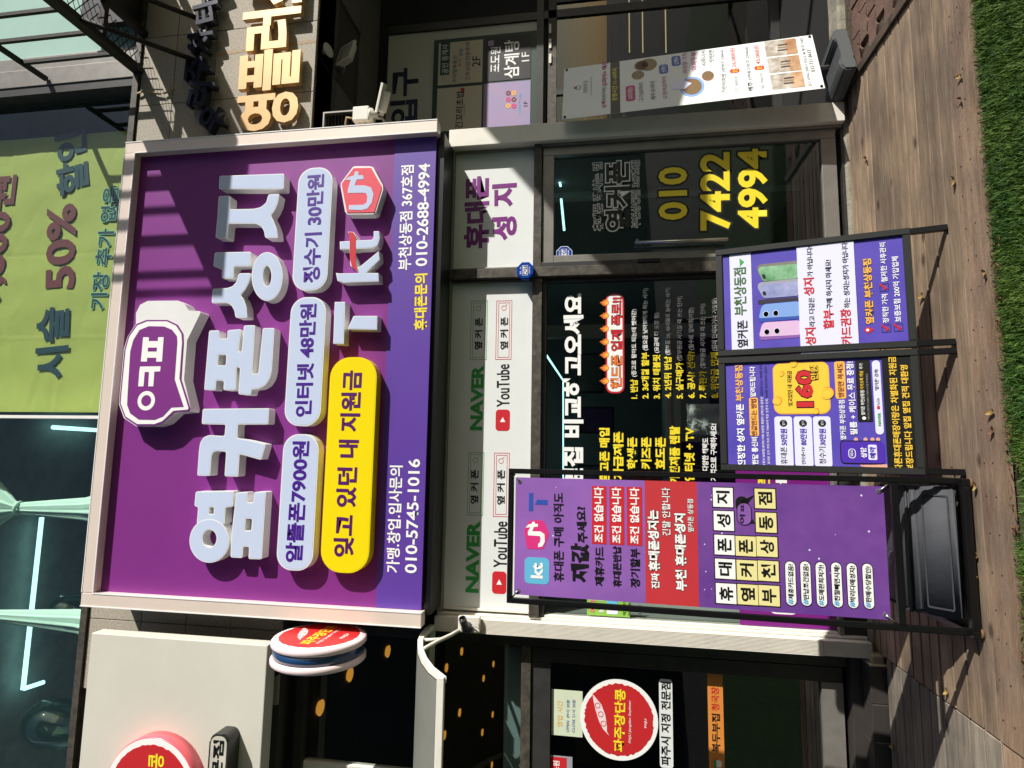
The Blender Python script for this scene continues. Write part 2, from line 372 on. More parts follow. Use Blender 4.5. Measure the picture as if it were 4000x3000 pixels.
# timber edging and the brick pavers beyond it
tag(box('timber_edging', 2.54, 2.60, -1.32, .02, -.06, .018, 'timber_dark', bev=.004), 'dark timber edging strip between the deck and red pavers', 'edging')
pv = thing('paving', 'wavy red brick pavers beside the entrance, beyond the timber edging', 'paving', (3.2, -.6, -.03)); pv['kind'] = 'structure'
mobj('soil_bed', [(2.6, -1.4, -.022), (6, -1.4, -.022), (6, .02, -.022), (2.6, .02, -.022)], [(0, 1, 2, 3)], 'soil', pv)
def paver(cx, cy):
    pts = []; a, b = .108, .055
    for i in range(9): t = i/8; pts.append((-a+2*a*t, -b+.012*math.sin(t*12.566)))
    for i in range(9): t = i/8; pts.append((a+.0-2*a*t, b-.004+.012*math.sin((1-t)*12.566)))
    return prism('paver', Surf((cx, cy, 0), (1, 0, 0), (0, 1, 0)), pts, -.03, random.uniform(-.006, .0), 'paver', pv, bev=.004)
for r in range(10):
    for c in range(9):
        x = 2.73+c*.226+(r % 2)*.113; y = -.2-r*.113
        if x-.11 > 2.605: paver(x, y)
# concrete strip in front of the doors
box_ = lambda *a, **k: box(*a, **k)
cs = thing('threshold_strip', 'worn concrete threshold strip along the foot of the shopfronts', 'threshold', (.6, 0, 0)); cs['kind'] = 'structure'
bm = bmesh.new()
N = 60
for i in range(N+1):
    x = -1.25+i*(6.25/N); jy = random.uniform(-.007, .007)
    for (y, z) in ((.14, -.05), (.14, .034), (.0+jy*.5, .03), (-.012+jy, .012), (-.014+jy, -.05)): bm.verts.new((x, y, z+random.uniform(-.002, .002)))
bm.verts.ensure_lookup_table()
for i in range(N):
    for j in range(4): bm.faces.new([bm.verts[i*5+j], bm.verts[i*5+j+1], bm.verts[(i+1)*5+j+1], bm.verts[(i+1)*5+j]])
bmo('concrete_lip', bm, 'concrete', cs)

# ================================================================== building
bd = thing('shop_building', 'granite clad commercial building housing the phone shop and its neighbours', 'building', (0, 1, 0))
bd['kind'] = 'thing'
def slab(x0, x1, y0, y1, z0, z1, m='wall_dark', name='wall'): return box(name, x0, x1, y0, y1, z0, z1, m, bd)
slab(-9, 9, .025, .3, 4.035, 5.66, 'joint')
# granite cladding, only where it shows beside the signs
def granite(x0, x1, z0, z1): box('granite_panel', x0+.003, x1-.003, 0, .024, z0+.003, z1-.003, 'granite', bd, bev=.002)
xs = [2.30, 2.92, 3.55, 4.18, 4.8]
zs = [4.035, 4.46, 4.95, 5.33, 5.655]
for i in range(len(xs)-1):
    for j in range(len(zs)-1): granite(xs[i], xs[i+1], zs[j], zs[j+1])
for i, (x0, x1) in enumerate(((-1.85, -1.33), (-1.33, -.95))):
    for z0, z1 in ((4.035, 4.45), (4.45, 4.82), (4.82, 5.2), (5.2, 5.655)): granite(x0, x1, z0, z1)
for px0, py0, px1, py1, hw in ((840, 215, 1000, 190, 9), (1000, 190, 1235, 160, 6)):
    a0_ = at(px0, py0, 0); a1_ = at(px1, py1, 0); mobj('rust_streak', [(a0_[0]-.018, -.0012, a0_[2]), (a0_[0]+.018, -.0012, a0_[2]), (a1_[0]+.012, -.0012, a1_[2]), (a1_[0]-.012, -.0012, a1_[2])], [(0, 3, 2, 1)], 'rust_stain', bd)
# soffit over the recessed entrance
slab(2.44, 6.5, .30, 1.6, 4.06, 4.3, 'joint', 'soffit_core')
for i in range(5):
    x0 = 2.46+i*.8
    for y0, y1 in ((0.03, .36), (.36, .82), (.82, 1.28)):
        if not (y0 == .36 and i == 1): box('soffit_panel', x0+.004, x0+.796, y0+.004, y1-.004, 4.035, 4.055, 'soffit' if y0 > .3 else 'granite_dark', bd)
slab(2.30, 2.44, .14, 1.48, .0, 4.03, 'room_dark'); slab(2.44, 6.5, 1.32, 1.5, 2.26, 4.03, 'room_dark')
slab(-1.24, 2.44, .10, .3, 2.83, 4.03, 'wall_dark')
slab(-9, 9, -.02, .32, 5.66, 5.715, 'alu_worn', 'sill')
slab(-9, 9, .02, .4, 8.1, 11, 'granite_dark'); slab(-9, -6, .05, .4, 0, 8.1, 'granite_dark'); slab(6.3, 9, -.02, .4, 0, 8.1, 'granite_dark')
# rooms behind the glass
def room(x0, x1, y0, y1, z0, z1, mw, mf, mc):
    t = .1
    slab(x0-t, x0, y0, y1, z0, z1, mw, 'room_wall'); slab(x1, x1+t, y0, y1, z0, z1, mw, 'room_wall'); slab(x0-t, x1+t, y1, y1+t, z0, z1, mw, 'room_wall')
    slab(x0-t, x1+t, y0, y1+t, z0-t, z0, mf, 'room_floor'); slab(x0-t, x1+t, y0, y1+t, z1, z1+t, mc, 'room_ceiling')
room(-1.12, 2.28, .16, 5.4, .05, 2.80, 'room_shop', 'room_floor', 'room_shop')
room(-9, -1.26, .18, 9.5, .12, 3.93, 'room_brown', 'room_floor', 'room_dark')
room(-6, 6.2, .42, 6, 5.60, 8.05, 'room_teal', 'room_floor', 'room_teal')
slab(2.44, 6.4, 1.75, 1.8, 0, 2.6, 'wall_dark', 'room_wall')
# white pillars of the shopfront
box('pillar', 2.322, 2.462, -.06, .14, .035, 2.86, 'alu_white', bd, bev=.004)
def fluted(x0, x1, y, z0, z1, n, par):
    vs = []; fs = []; w_ = (x1-x0)/n; prof = [(x0, y+.12), (x0, y)]
    for i in range(n): xb = x0+i*w_; prof += [(xb+w_*.1, y-.003), (xb+w_*.6, y-.003), (xb+w_*.68, y+.001), (xb+w_*.95, y+.001)]
    prof += [(x1, y), (x1, y+.12)]; k = len(prof)
    for z in (z0, z1): vs += [(x, yy, z) for x, yy in prof]
    fs = [(i, i+1, k+i+1, k+i) for i in range(k-1)]+[tuple(range(k))[::-1], tuple(range(k, 2*k))]
    return mobj('fluted_pillar', vs, fs, 'alu_white', par)
fluted(-1.238, -1.142, -.06, .325, 2.86, 12, bd); fluted(-1.236, -1.144, -.058, .04, .322, 12, bd)
box('pillar_edge', -1.140, -1.124, .0, .1, .04, 2.86, 'alu_white', bd, bev=.003)

# ------------------------------------------------------------------ upper storey windows
uw = thing('upper_window_band', 'dark framed first floor windows above the signs', 'window', (.6, .1, 5.7)); 
G = .12
def upane(x0, x1, z0, z1, m='glass_green'):
    return mobj('pane', [(x0, G, z0), (x1, G, z0), (x1, G, z1), (x0, G, z1)], [(0, 1, 2, 3)], m, uw)
box('mullion', .225, .25, .04, .16, 5.72, 8.1, 'frame_white', uw)
upane(.25, 3.12, 5.745, 8.08); upane(-3.2, .225, 5.745, 8.08); upane(-6, -3.26, 5.745, 8.08)
box('bottom_rail', -6, 3.17, .05, .18, 5.715, 5.745, 'alu_dark', uw)
box('stile', 3.12, 3.19, .0, .18, 5.715, 8.1, 'alu_dark', uw); box('stile', -3.26, -3.2, .04, .18, 5.745, 8.1, 'alu_dark', uw)
box('wide_mullion', 3.195, 3.36, -.01, .2, 5.715, 8.1, 'alu_grey', uw, bev=.004)
box('wide_mullion', 3.372, 3.50, .02, .2, 5.715, 8.1, 'alu_grey', uw, bev=.004)
for x0, x1 in ((3.51, 4.35), (4.42, 5.3), (5.37, 6.2)):
    box('frosted_panel', x0, x1, .06, .08, 5.80, 8.1, 'teal_glass', uw)
    box('stile', x1+.005, x1+.065, .02, .16, 5.715, 8.1, 'alu_dark', uw)
box('bottom_rail', 3.51, 6.3, .04, .16, 5.716, 5.795, 'alu_dark', uw)

# ------------------------------------------------------------------ steel balcony at the upper right
ba = thing('steel_balcony', 'dark steel balcony with railing bars and mesh floor, projecting from the wall', 'balcony', (4.2, -.6, 5.6))
XB, ZB, YB = 3.24, 5.68, -1.56
box('edge_beam', XB-.02, XB+.03, YB, -.005, ZB-.05, ZB+.04, 'steel_rust', ba); box('edge_beam', XB, 4.5, YB-.05, YB, ZB-.05, ZB+.04, 'steel_rust', ba)
for x in (3.56, 4.47): box('floor_beam', x, x+.045, YB, -.005, ZB-.06, ZB+.0, 'steel_rust', ba)
for y in (-.42, -.86, -1.24): box('cross_beam', XB+.03, 4.5, y-.02, y+.02, ZB-.055, ZB-.005, 'steel_rust', ba)
def lattice():
    vs = []; fs = []; sx, sy, t = .05, .03, .004
    def strip(p, r):
        d = Vector(r)-Vector(p); s = Vector((-d.y, d.x, 0)).normalized()*t; k = len(vs)
        for v in (Vector(p)-s, Vector(r)-s, Vector(r)+s, Vector(p)+s): vs.append((v.x, v.y, ZB+.003))
        fs.append((k, k+1, k+2, k+3))
    x0, x1, y0, y1 = XB+.03, 3.57, YB, -.01
    nx = int((x1-x0)/sx); ny = int((y1-y0)/sy)
    for i in range(nx):
        for j in range(ny):
            cx, cy = x0+i*sx, y0+j*sy
            if (i+j) % 2 == 0: strip((cx, cy, 0), (cx+sx, cy+sy, 0))
            else: strip((cx, cy+sy, 0), (cx+sx, cy, 0))
    o = mobj('mesh_floor', vs, fs, 'steel_rust', ba); o['kind'] = 'stuff'
lattice()
box('top_rail', XB-.018, XB+.018, YB, -.02, 6.57, 6.605, 'steel_black', ba); box('top_rail', XB, 4.5, YB-.018, YB+.018, 6.57, 6.605, 'steel_black', ba)
for y in (-.24, -.49, -.74, -.99, -1.24, -1.49): box('railing_bar', XB-.014, XB+.014, y-.014, y+.014, ZB+.04, 6.568, 'steel_rust', ba)
for k in range(5): box('railing_bar', XB+.25+k*.26, XB+.278+k*.26, YB-.014, YB+.014, ZB+.04, 6.568, 'steel_rust', ba)
tube('brace', [(XB+.0, -.62, ZB-.05), (XB+.0, -.012, 5.02)], .022, 'steel_rust', ba, n=6); tube('brace', [(3.62, -.6, ZB-.05), (3.62, -.01, 5.02)], .022, 'steel_rust', ba, n=6)
box('deck_board', 3.30, 3.609, -1.55, -.90, ZB+.01, ZB+.03, 'steel_black', ba); box('deck_board', 3.61, 4.46, -1.55, -.02, ZB+.01, ZB+.03, 'steel_black', ba); box('stored_panel', 3.66, 4.4, -.09, -.03, ZB+.012, ZB+.55, 'steel_black', ba)
tag(tube('cable', [(3.02+.02*math.sin(i*.9), -.02, 5.66-i*.045) for i in range(9)], .008, 'cable_tan'), 'thin tan cable hanging down the granite below the window', 'cable')

# banner behind the upper window
bn = thing('paper_banner', 'yellow green sale banner hung behind the upper window', 'banner', (1.6, .3, 5.75))
BF = front(.24)
def wavy(name, x0, x1, z0, z1, y, m, par, nx=170, nz=120):
    vs = []; fs = []; rn = random.Random(5); cr = [(rn.uniform(x0, x1), rn.uniform(z0, z1), rn.uniform(-.5, .5), rn.uniform(.2, .8), rn.choice((-1, 1))) for _ in range(46)]
    def crease(x, z):
        t = .0022*math.exp(-((z-6.46-.05*(x-x0))/.014)**2)-.0022*math.exp(-((z-7.05-.04*(x-x0))/.014)**2)+.002*math.exp(-((x-1.72)/.012)**2)-.002*math.exp(-((x-.95)/.012)**2)
        for cx, cz, g, L_, sg_ in cr:
            u = (x-cx)*math.cos(g)+(z-cz)*math.sin(g); v = -(x-cx)*math.sin(g)+(z-cz)*math.cos(g); t += sg_*.0022*math.exp(-(u/L_/.5)**2-(v/.022)**2)
        return max(-.0045, min(.006, t))
    for j in range(nz+1):
        for i in range(nx+1):
            x = x0+(x1-x0)*i/nx; z = z0+(z1-z0)*j/nz
            vs.append((x, y+.0025*math.sin(x*5.3+z*1.5)+.0015*math.sin(z*11+math.sin(x*2)*2)+.001*math.sin(x*17+z*6)+crease(x, z), z))
    for j in range(nz):
        for i in range(nx): k = j*(nx+1)+i; fs.append((k, k+1, k+nx+2, k+nx+1))
    return mobj(name, vs, fs, m, par, smooth=True)
wavy('banner_sheet', .29, 2.86, 5.60, 7.9, .245, 'banner_lime', bn)
BT = front(.2365); Q = q(0, 1000, 1000); Q0 = q(0, 0, 1000)
text(BT, '시술', Q(440, 790), Q(455, 318), 215*.6, 'print_steelblue', off=.03, parent=bn)
text(BT, '50%', Q(485, 205), Q0(495, 1310), 190*.6, 'print_brownred', off=.03, parent=bn)
text(BT, '할인', Q0(580, 1225), Q0(555, 825), 205*.6, 'print_steelblue', off=.03, parent=bn)
text(BT, '기장 추가 없음', Q(685, 345), Q0(775, 1205), 105*.6, 'print_steelblue', off=.02, parent=bn, outline=(.03, 'print_mint'))
text(BT, '19,800원', Q(15, 430), Q0(130, 1130), 215*.6, 'print_brownred', off=.03, parent=bn)

# curtains, lights and balloons in the upstairs room
def curtain(cx, zt, prof, label, y=.42):
    vs = []; fs = []; n = 72
    for z, hw, dx in prof:
        for j in range(n):
            g = 2*math.pi*j/n; pl = 1+.11*math.sin(g*9+dx*9+.6*math.sin(z*3+cx))+.07*math.sin(g*17+z*2.3)+.04*math.sin(g*31+z*5)
            vs.append((cx+dx+hw*pl*math.cos(g), y+min(hw*.55, .09)*pl*math.sin(g), z))
    for i in range(len(prof)-1):
        for j in range(n): fs.append((i*n+j, i*n+(j+1) % n, (i+1)*n+(j+1) % n, (i+1)*n+j))
    o = mobj('curtain', vs, fs, 'curtain', None, smooth=True); tag(o, label, 'curtain')
    tube('tie_band', [(cx+.052*math.cos(t*.5), y+.045*math.sin(t*.5), zt+.004*math.sin(t)) for t in range(14)], .014, 'curtain', o)
P0 = at(75, 1985, .42); P1 = at(-20, 2395, .42)
curtain(P0[0], P0[2], [(5.62, .17, .03), (5.75, .165, .03), (5.95, .14, .03), (6.2, .09, .015), (P0[2]-.05, .05, 0), (P0[2], .042, 0), (P0[2]+.05, .06, 0), (P0[2]+.2, .16, .02), (P0[2]+.4, .27, .06), (P0[2]+.8, .42, .1), (8.0, .55, .12)],
        'pale mint curtain tied in a knot, in the middle of the upper window')
curtain(P1[0]-.02, P1[2], [(5.62, .13, -.03), (5.9, .12, -.02), (6.15, .09, 0), (P1[2]-.04, .045, 0), (P1[2]+.03, .05, 0), (P1[2]+.3, .2, 0), (8, .4, 0)],
        'pale mint curtain gathered at the window, above the cream signboard')
def bar3(name, p, r_, wd, m, par=None):
    return tube(name, [p, r_], wd, m, par, n=6)
for (p, r_, lb) in (((163, 2021), (90, 2693), 'long glowing tube light on the upstairs ceiling between the curtains'), ((205, 1669), (390, 1681), 'short glowing tube light upstairs beside the yellow banner'), ((94, 2690), (170, 2665), 'short glowing tube light upstairs at the end of the long one')):
    tag(bar3('tube_light', onz(*p, 7.9), onz(*r_, 7.9), .024, 'tube_light'), lb, 'tube light')
for (px, py, lb) in ((270, 2395, 'clear green tinted balloon behind the window above the purple sign corner'), (215, 2830, 'clear green tinted balloon standing on the upstairs window sill')):
    c = at(px, py, .75); prof = [(-.24, .012), (-.225, .025), (-.2, .05), (-.12, .13), (0, .17), (.09, .155), (.15, .09), (.17, .02)]
    if px == 215: prof = [(t*1.7, r*1.25) for t, r in prof]
    tag(lathe('balloon', c, (.12, 0, 1), prof, glass('balloon_film'+str(px), (.72, .9, .82)), None, 24), lb, 'balloon')

# ================================================================== lettering fixed to the granite
gl = thing('wall_lettering', 'large gold metal letters fixed to the granite wall right of the purple sign', 'letters', (3, -.05, 4.6))
GS = front(-.075); Q = q(600, 0, 600)
def gbox(ch, x0, x1, y0, y1, sl=.085):
    # one letter between photo columns x0..x1, rows y0 (right) .. y1 (left)
    o = text(GS, ch, Q(x1-sl*(y1-y0)*.6, y1), Q(x1, y0), (x1-x0)*.3617, 'gold', d=0, off=.03, thick=.045, parent=gl, name='letter')
    return o
gbox('영', 910, 1570, 975, 1375); gbox('플', 940, 1590, 495, 940); gbox('러', 970, 1595, 60, 490); gbox('스', 1000, 1620, -390, 20)
nl = thing('wall_lettering', 'dark navy letters in a shallow arc under the balcony', 'letters', (3.5, -.05, 5.2))
NS = front(-.10)
for ch, px, py, rot, h in (('우', 828, 462, 24, 118), ('리', 777, 365, 10, 118), ('주', 770, 268, 2, 118), ('차', 780, 158, -3, 118), ('타', 802, 40, -9, 118), ('워', 815, -70, -14, 118)):
    a, b = NS.loc((px, py)); hh = .235; g = math.radians(-rot)
    bl = (a-hh*.47*math.cos(g)+hh*.5*math.sin(g), b-hh*.47*math.sin(g)-hh*.5*math.cos(g))
    text(NS, ch, bl, (bl[0]+hh*.94*math.cos(g), bl[1]+hh*.94*math.sin(g)), hh, 'letter_navy', d=0, off=.03, thick=.07, parent=nl, name='letter', px=False)

# ================================================================== the big purple sign
sg = thing('shop_sign', 'large purple signboard with white raised letters over the phone shop', 'sign', (.62, -.2, 2.88))
X0, X1, Z0, Z1 = -1.14, 2.378, 2.885, 5.405
PY, FYs, LY = -.285, -.35, -.368
box('panel', X0+.09, X1-.09, PY, -.03, Z0+.005, Z1-.09, 'sign_purple', sg)
box('base_band', X0+.095, X1-.095, PY-.003, PY+.02, Z0+.004, 3.205, 'sign_band', sg)
box('backing_box', X0+.03, X1-.03, -.268, .0, Z0+.03, Z1-.03, 'frame_black', sg)
box('underside_tray', X0+.06, X1-.06, -.262, -.002, Z0-.05, Z0-.002, 'frame_black', sg)
for nm, a in (('frame_side', (X0, X0+.093, FYs, -.265, Z0-.018, Z1)), ('frame_side', (X1-.093, X1, FYs, -.265, Z0-.018, Z1)), ('frame_top', (X0+.094, X1-.094, FYs, -.265, Z1-.093, Z1))):
    box(nm, *a, 'frame_champagne', sg, bev=.004)
for a in ((X0-.002, X0+.005, Z0-.017, Z1+.001), (X0+.088, X0+.0955, Z0-.016, Z1-.088), (X1-.005, X1+.002, Z0-.017, Z1+.001), (X1-.0955, X1-.088, Z0-.016, Z1-.088)): box('frame_trim', a[0], a[1], FYs-.003, FYs+.008, a[2], a[3], 'frame_white', sg)
for z in (Z1-.0955, Z1-.005): box('frame_trim', X0+.0956, X1-.0956, FYs-.0025, FYs+.008, z, z+.007, 'frame_white', sg)
LF = front(LY); PF = front(PY)
Qa = q(700, 600, 800); Qb = q(700, 1400, 800); Qc = q(1000, 1000, 1000); Qd = q(1000, 2000, 1000); Qe = q(1000, 0, 1000)
TH = .083
def shape(name, outs, holes, d0, d1, m, par):
    """raised outline with holes; outs and holes in plane coordinates"""
    bm = bmesh.new(); loops = []; es = []
    for pts in [outs]+holes:
        vs = [bm.verts.new(Vector(LF.P(a, b, d1))) for a, b in pts]; loops.append(vs)
        es += [bm.edges.new((vs[i], vs[(i+1) % len(vs)])) for i in range(len(vs))]
    bmesh.ops.triangle_fill(bm, use_beauty=True, edges=es)
    for vs in loops:
        lo = [bm.verts.new(v.co-Vector(LF.n)*(d1-d0)) for v in vs]; k = len(vs)
        for i in range(k): bm.faces.new((vs[i], vs[(i+1) % k], lo[(i+1) % k], lo[i]))
    return bmo(name, bm, m, par)
def ell(Qx, cx, cy, rx, ry, n=36): return [(cx+rx*math.cos(2*math.pi*i/n), cy+ry*math.sin(2*math.pi*i/n)) for i in range(n)]
def rounded(pts, r=.012):
    o = []; k = len(pts)
    for i in range(k):
        p = np.array(pts[i]); a = np.array(pts[i-1])-p; c_ = np.array(pts[(i+1) % k])-p; la, lc = np.linalg.norm(a), np.linalg.norm(c_)
        rr = min(r, la*.4, lc*.4); o += [tuple(p+a/la*rr), tuple(p+(a/la+c_/lc)*rr*.28), tuple(p+c_/lc*rr)]
    return o
def inset(pts, r):
    p = np.array(pts); k = len(p); ar = sum(p[i-1][0]*p[i][1]-p[i][0]*p[i-1][1] for i in range(k)); sg_ = 1 if ar > 0 else -1; o = []
    for i in range(k):
        e1 = p[i]-p[i-1]; e2 = p[(i+1) % k]-p[i]; n1 = np.array([-e1[1], e1[0]])/max(1e-9, np.linalg.norm(e1)); n2 = np.array([-e2[1], e2[0]])/max(1e-9, np.linalg.norm(e2)); nn = n1+n2; nn /= max(.25, np.linalg.norm(nn)); c_ = max(.6, nn@n1); o.append(tuple(p[i]+nn*sg_*r/c_))
    return o
def stroke(Qx, pts, holes=(), soft=True, dz=0.0):
    P_ = [LF.loc(Qx(*p)) for p in pts]; H_ = [[LF.loc(Qx(*p)) for p in h] for h in holes]
    if soft: P_ = rounded(P_); H_ = [rounded(h, .008) for h in H_]
    o = shape('letter', P_, H_, -TH, -.001-dz, 'tin_white', sg); shape('face', inset(P_, .006), [inset(h, -.006) for h in H_], -.001-dz, -dz, 'acrylic_white', o)
stroke(Qa, [(325, 180), (850, 161), (845, 288), (321, 287)])
stroke(Qa, [(318, 344), (414, 341), (410, 450), (600, 447), (660, 434), (704, 396), (722, 330), (812, 325), (798, 400), (772, 462), (742, 501), (765, 545), (790, 610), (799, 684), (696, 683), (686, 625), (662, 588), (622, 568), (400, 567), (388, 684), (293, 683), (310, 500)])
stroke(Qa, [(287, 800), (582, 794), (576, 912), (445, 914), (436, 1012), (342, 1012), (347, 918), (276, 916)])
stroke(Qa, [(270, 1095), (390, 1088), (432, 1074), (462, 1040), (482, 969), (582, 967), (566, 1040), (536, 1100), (497, 1147), (522, 1178), (545, 1240), (551, 1330), (456, 1330), (446, 1270), (420, 1226), (388, 1210), (262, 1212)])
stroke(Qa, ell(Qa, 712, 995, 126, 198), [ell(Qa, 712, 992, 34, 82, 28)], soft=False)
stroke(Qb, [(242, -226), (324, -229), (325, -160), (388, -162), (392, -229), (502, -238), (478, -55), (505, -55), (524, -268), (615, -270), (590, 122), (640, 122), (676, -246), (772, -247), (750, 95), (735, 160), (700, 215), (650, 245), (586, 252), (580, 297), (478, 291), (492, 75), (465, 72), (457, 258), (357, 258), (361, 180), (300, 178), (293, 258), (201, 255)], [[(318, -28), (380, -30), (376, 55), (312, 55)]])
stroke(Qb, [(190, 408), (728, 403), (721, 533), (475, 535), (470, 645), (560, 660), (702, 694), (664, 823), (488, 775), (477, 958), (366, 955), (380, 756), (300, 750), (272, 762), (261, 792), (249, 952), (145, 950), (160, 740), (170, 680), (195, 640), (238, 621), (366, 628), (375, 535), (181, 532)])
stroke(Qb, [(132, 1078), (440, 1074), (431, 1203), (375, 1207), (366, 1345), (140, 1345), (152, 1203), (121, 1197)], [[(245, 1205), (280, 1206), (276, 1262), (240, 1261)]], dz=.0012)
stroke(Qb, ell(Qb, 243, 1478, 161, 178), [ell(Qb, 245, 1459, 57, 71, 28)], soft=False)
stroke(Qb, [(462, 1086), (553, 1082), (550, 1166), (600, 1168), (606, 1082), (702, 1079), (668, 1628), (560, 1625), (565, 1526), (518, 1525), (510, 1618), (414, 1612), (425, 1400)], [[(540, 1298), (590, 1300), (582, 1396), (530, 1394)]])
def pill(L, R_, h, m, side, txt, bl, br, th, tm):
    aL, bL = LF.loc(L); aR, bR = LF.loc(R_); mid = ((L[0]+R_[0])/2, (L[1]+R_[1])/2)
    hh = LF.loc((mid[0]-h/2, mid[1]))[1]-LF.loc((mid[0]+h/2, mid[1]))[1]; bc = (bL+bR)/2
    pts = rrect(aL, aR, bc-hh/2, bc+hh/2, hh*.42)
    o = prism('pill_box', LF, pts, -TH, -.001, side, sg); i = rrect(aL+.007, aR-.007, bc-hh/2+.007, bc+hh/2-.007, hh*.41)
    prism('face', LF, i, -.001, .0, m, o)
    text(LF, txt, bl, br, th, tm, d=.0015, off=.03, parent=o)
pill(Qa(1052, 1108), Qa(1108, 113), 280*.4822, 'acrylic_white', 'tin_white', '정수기 30만원', Qa(1138, 1042), Qa(1178, 165), 67, 'print_purple')
pill(Qb(1002, 548), Qa(1042, 1162), 290*.4822, 'acrylic_white', 'tin_white', '인터넷 48만원', Qb(1072, 472), Qa(1117, 1215), 66, 'print_purple')
pill((1151, 2229), Qb(985, 613), 292*.4822, 'acrylic_white', 'tin_white', '알뜰폰7900원', (1180, 2198), Qb(1057, 670), 67, 'print_purple')
pill((1345, 2238), (1381, 1395), 186, 'acrylic_yellow', 'acrylic_yellow', '잊고 있던 내 지원금', (1380, 2177), (1416, 1447), 79, 'print_plum')
# raised marks: a coral hexagon, a two letter mark with a red stroke, a split T
hx = prism('hexagon_mark', LF, pxpoly(LF, Qa, [(1405, 106), (1425, 99), (1545, 100), (1570, 108), (1648, 255), (1650, 290), (1592, 470), (1568, 489), (1360, 491), (1342, 470), (1306, 270), (1308, 235)]), -TH, -.004, 'tin_white', sg)
prism('face', LF, pxpoly(LF, Qa, [(1412, 118), (1555, 115), (1638, 262), (1638, 285), (1580, 475), (1358, 478), (1318, 262), (1318, 240)]), -.004, .0, 'acrylic_coral', hx)
prism('stroke', LF, pxpoly(LF, Qa, [(1375, 455), (1375, 418), (1490, 415), (1518, 398), (1525, 350), (1515, 322), (1490, 318), (1365, 320), (1368, 285), (1390, 215), (1345, 216), (1375, 190), (1415, 178), (1425, 146), (1455, 146), (1450, 175), (1492, 176), (1494, 208), (1440, 210), (1420, 258), (1500, 258), (1555, 275), (1575, 330), (1560, 400), (1525, 445), (1480, 458)]), .0, .0015, 'acrylic_white', hx)
def mark(name, Qx, pts, m='acrylic_white'):
    P_ = pxpoly(LF, Qx, pts); o = prism(name, LF, P_, -TH, -.001, 'tin_white', sg); prism('face', LF, inset(P_, .005), -.001, 0, m, o); return o
mark('t_bar', Qc, [(510, 297), (578, 297), (568, 570), (500, 568)]); mark('t_stem', Qc, [(632, 388), (786, 388), (783, 478), (592, 474)])
kt = mark('k_mark', Qa, [(1268, 965), (1300, 970), (1455, 968), (1385, 905), (1378, 760), (1425, 850), (1435, 925), (1470, 910), (1615, 790), (1622, 860), (1515, 965), (1612, 967), (1615, 1035), (1330, 1045), (1282, 1030)])
t2 = mark('t_mark', Qa, [(1300, 712), (1385, 708), (1375, 650), (1365, 632), (1412, 634), (1432, 665), (1432, 703), (1560, 698), (1575, 680), (1575, 628), (1618, 628), (1622, 690), (1605, 745), (1560, 765), (1432, 772), (1432, 778), (1388, 778), (1385, 775), (1302, 775)])
prism('red_stroke', LF, pxpoly(LF, Qa, [(1372, 636), (1410, 638), (1430, 670), (1430, 850), (1432, 900), (1455, 962), (1400, 915), (1382, 850), (1382, 680)]), .0, .002, 'print_red', t2)
# speech bubble logo
Q = q(0, 1000, 1000)
BB = front(LY-.02)
def shell(name, pts, sf, d0, d1, m, par, bev=0): return prism(name, sf, pxpoly(sf, Q, pts), d0, d1, m, par, bev)
bb = shell('speech_bubble', [(955, 290), (1150, 288), (1195, 310), (1220, 352), (1290, 356), (1298, 366), (1210, 545), (1190, 800), (1235, 990), (1228, 1010), (1130, 1020), (1060, 1085), (1000, 1104), (880, 1104), (800, 1050), (768, 960), (772, 900), (800, 600), (825, 520), (878, 440), (878, 370), (905, 315)], BB, -TH-.018, -.004, 'tin_white', sg)
shell('outline', [(950, 414), (1085, 414), (1150, 445), (1185, 500), (1188, 560), (1172, 795), (1232, 985), (1224, 1004), (1128, 1012), (1058, 1078), (1000, 1098), (885, 1098), (808, 1046), (774, 955), (778, 900), (806, 605), (830, 520), (885, 440)], BB, -.004, .0, 'sign_purple', bb)
shell('white_band', [(955, 424), (1082, 424), (1142, 453), (1176, 505), (1180, 560), (1163, 795), (1222, 985), (1216, 995), (1124, 1003), (1052, 1070), (1000, 1089), (890, 1089), (815, 1040), (783, 955), (787, 900), (815, 608), (838, 525), (890, 450)], BB, .0, .0012, 'print_white', bb)
shell('purple_field', [(965, 455), (1065, 457), (1115, 478), (1148, 520), (1150, 560), (1133, 800), (1192, 978), (1112, 982), (1058, 1040), (1005, 1062), (900, 1060), (845, 1020), (825, 965), (828, 900), (845, 620), (865, 545), (905, 480)], BB, .0012, .0024, 'sign_purple', bb)
c = BB.loc(Q(950, 938)); ring('lettering', BB, circ(*c, .071), circ(*c, .041), .0024, .0036, 'print_white', bb)
shell('lettering', [(910, 717), (1043, 715), (1040, 748), (1002, 750), (996, 845), (963, 845), (968, 752), (940, 752), (932, 845), (898, 845), (905, 752)], BB, .0024, .0036, 'print_white', bb)
pf = [(930, 527), (967, 527), (966, 552), (1025, 552), (1027, 527), (1063, 526), (1052, 685), (1014, 685), (1016, 660), (956, 660), (954, 685), (915, 684)]
shell('lettering', pf, BB, .0024, .0036, 'print_white', bb)
shell('lettering_gap', [(962, 594), (1020, 594), (1017, 619), (960, 619)], BB, .0036, .0044, 'sign_purple', bb)
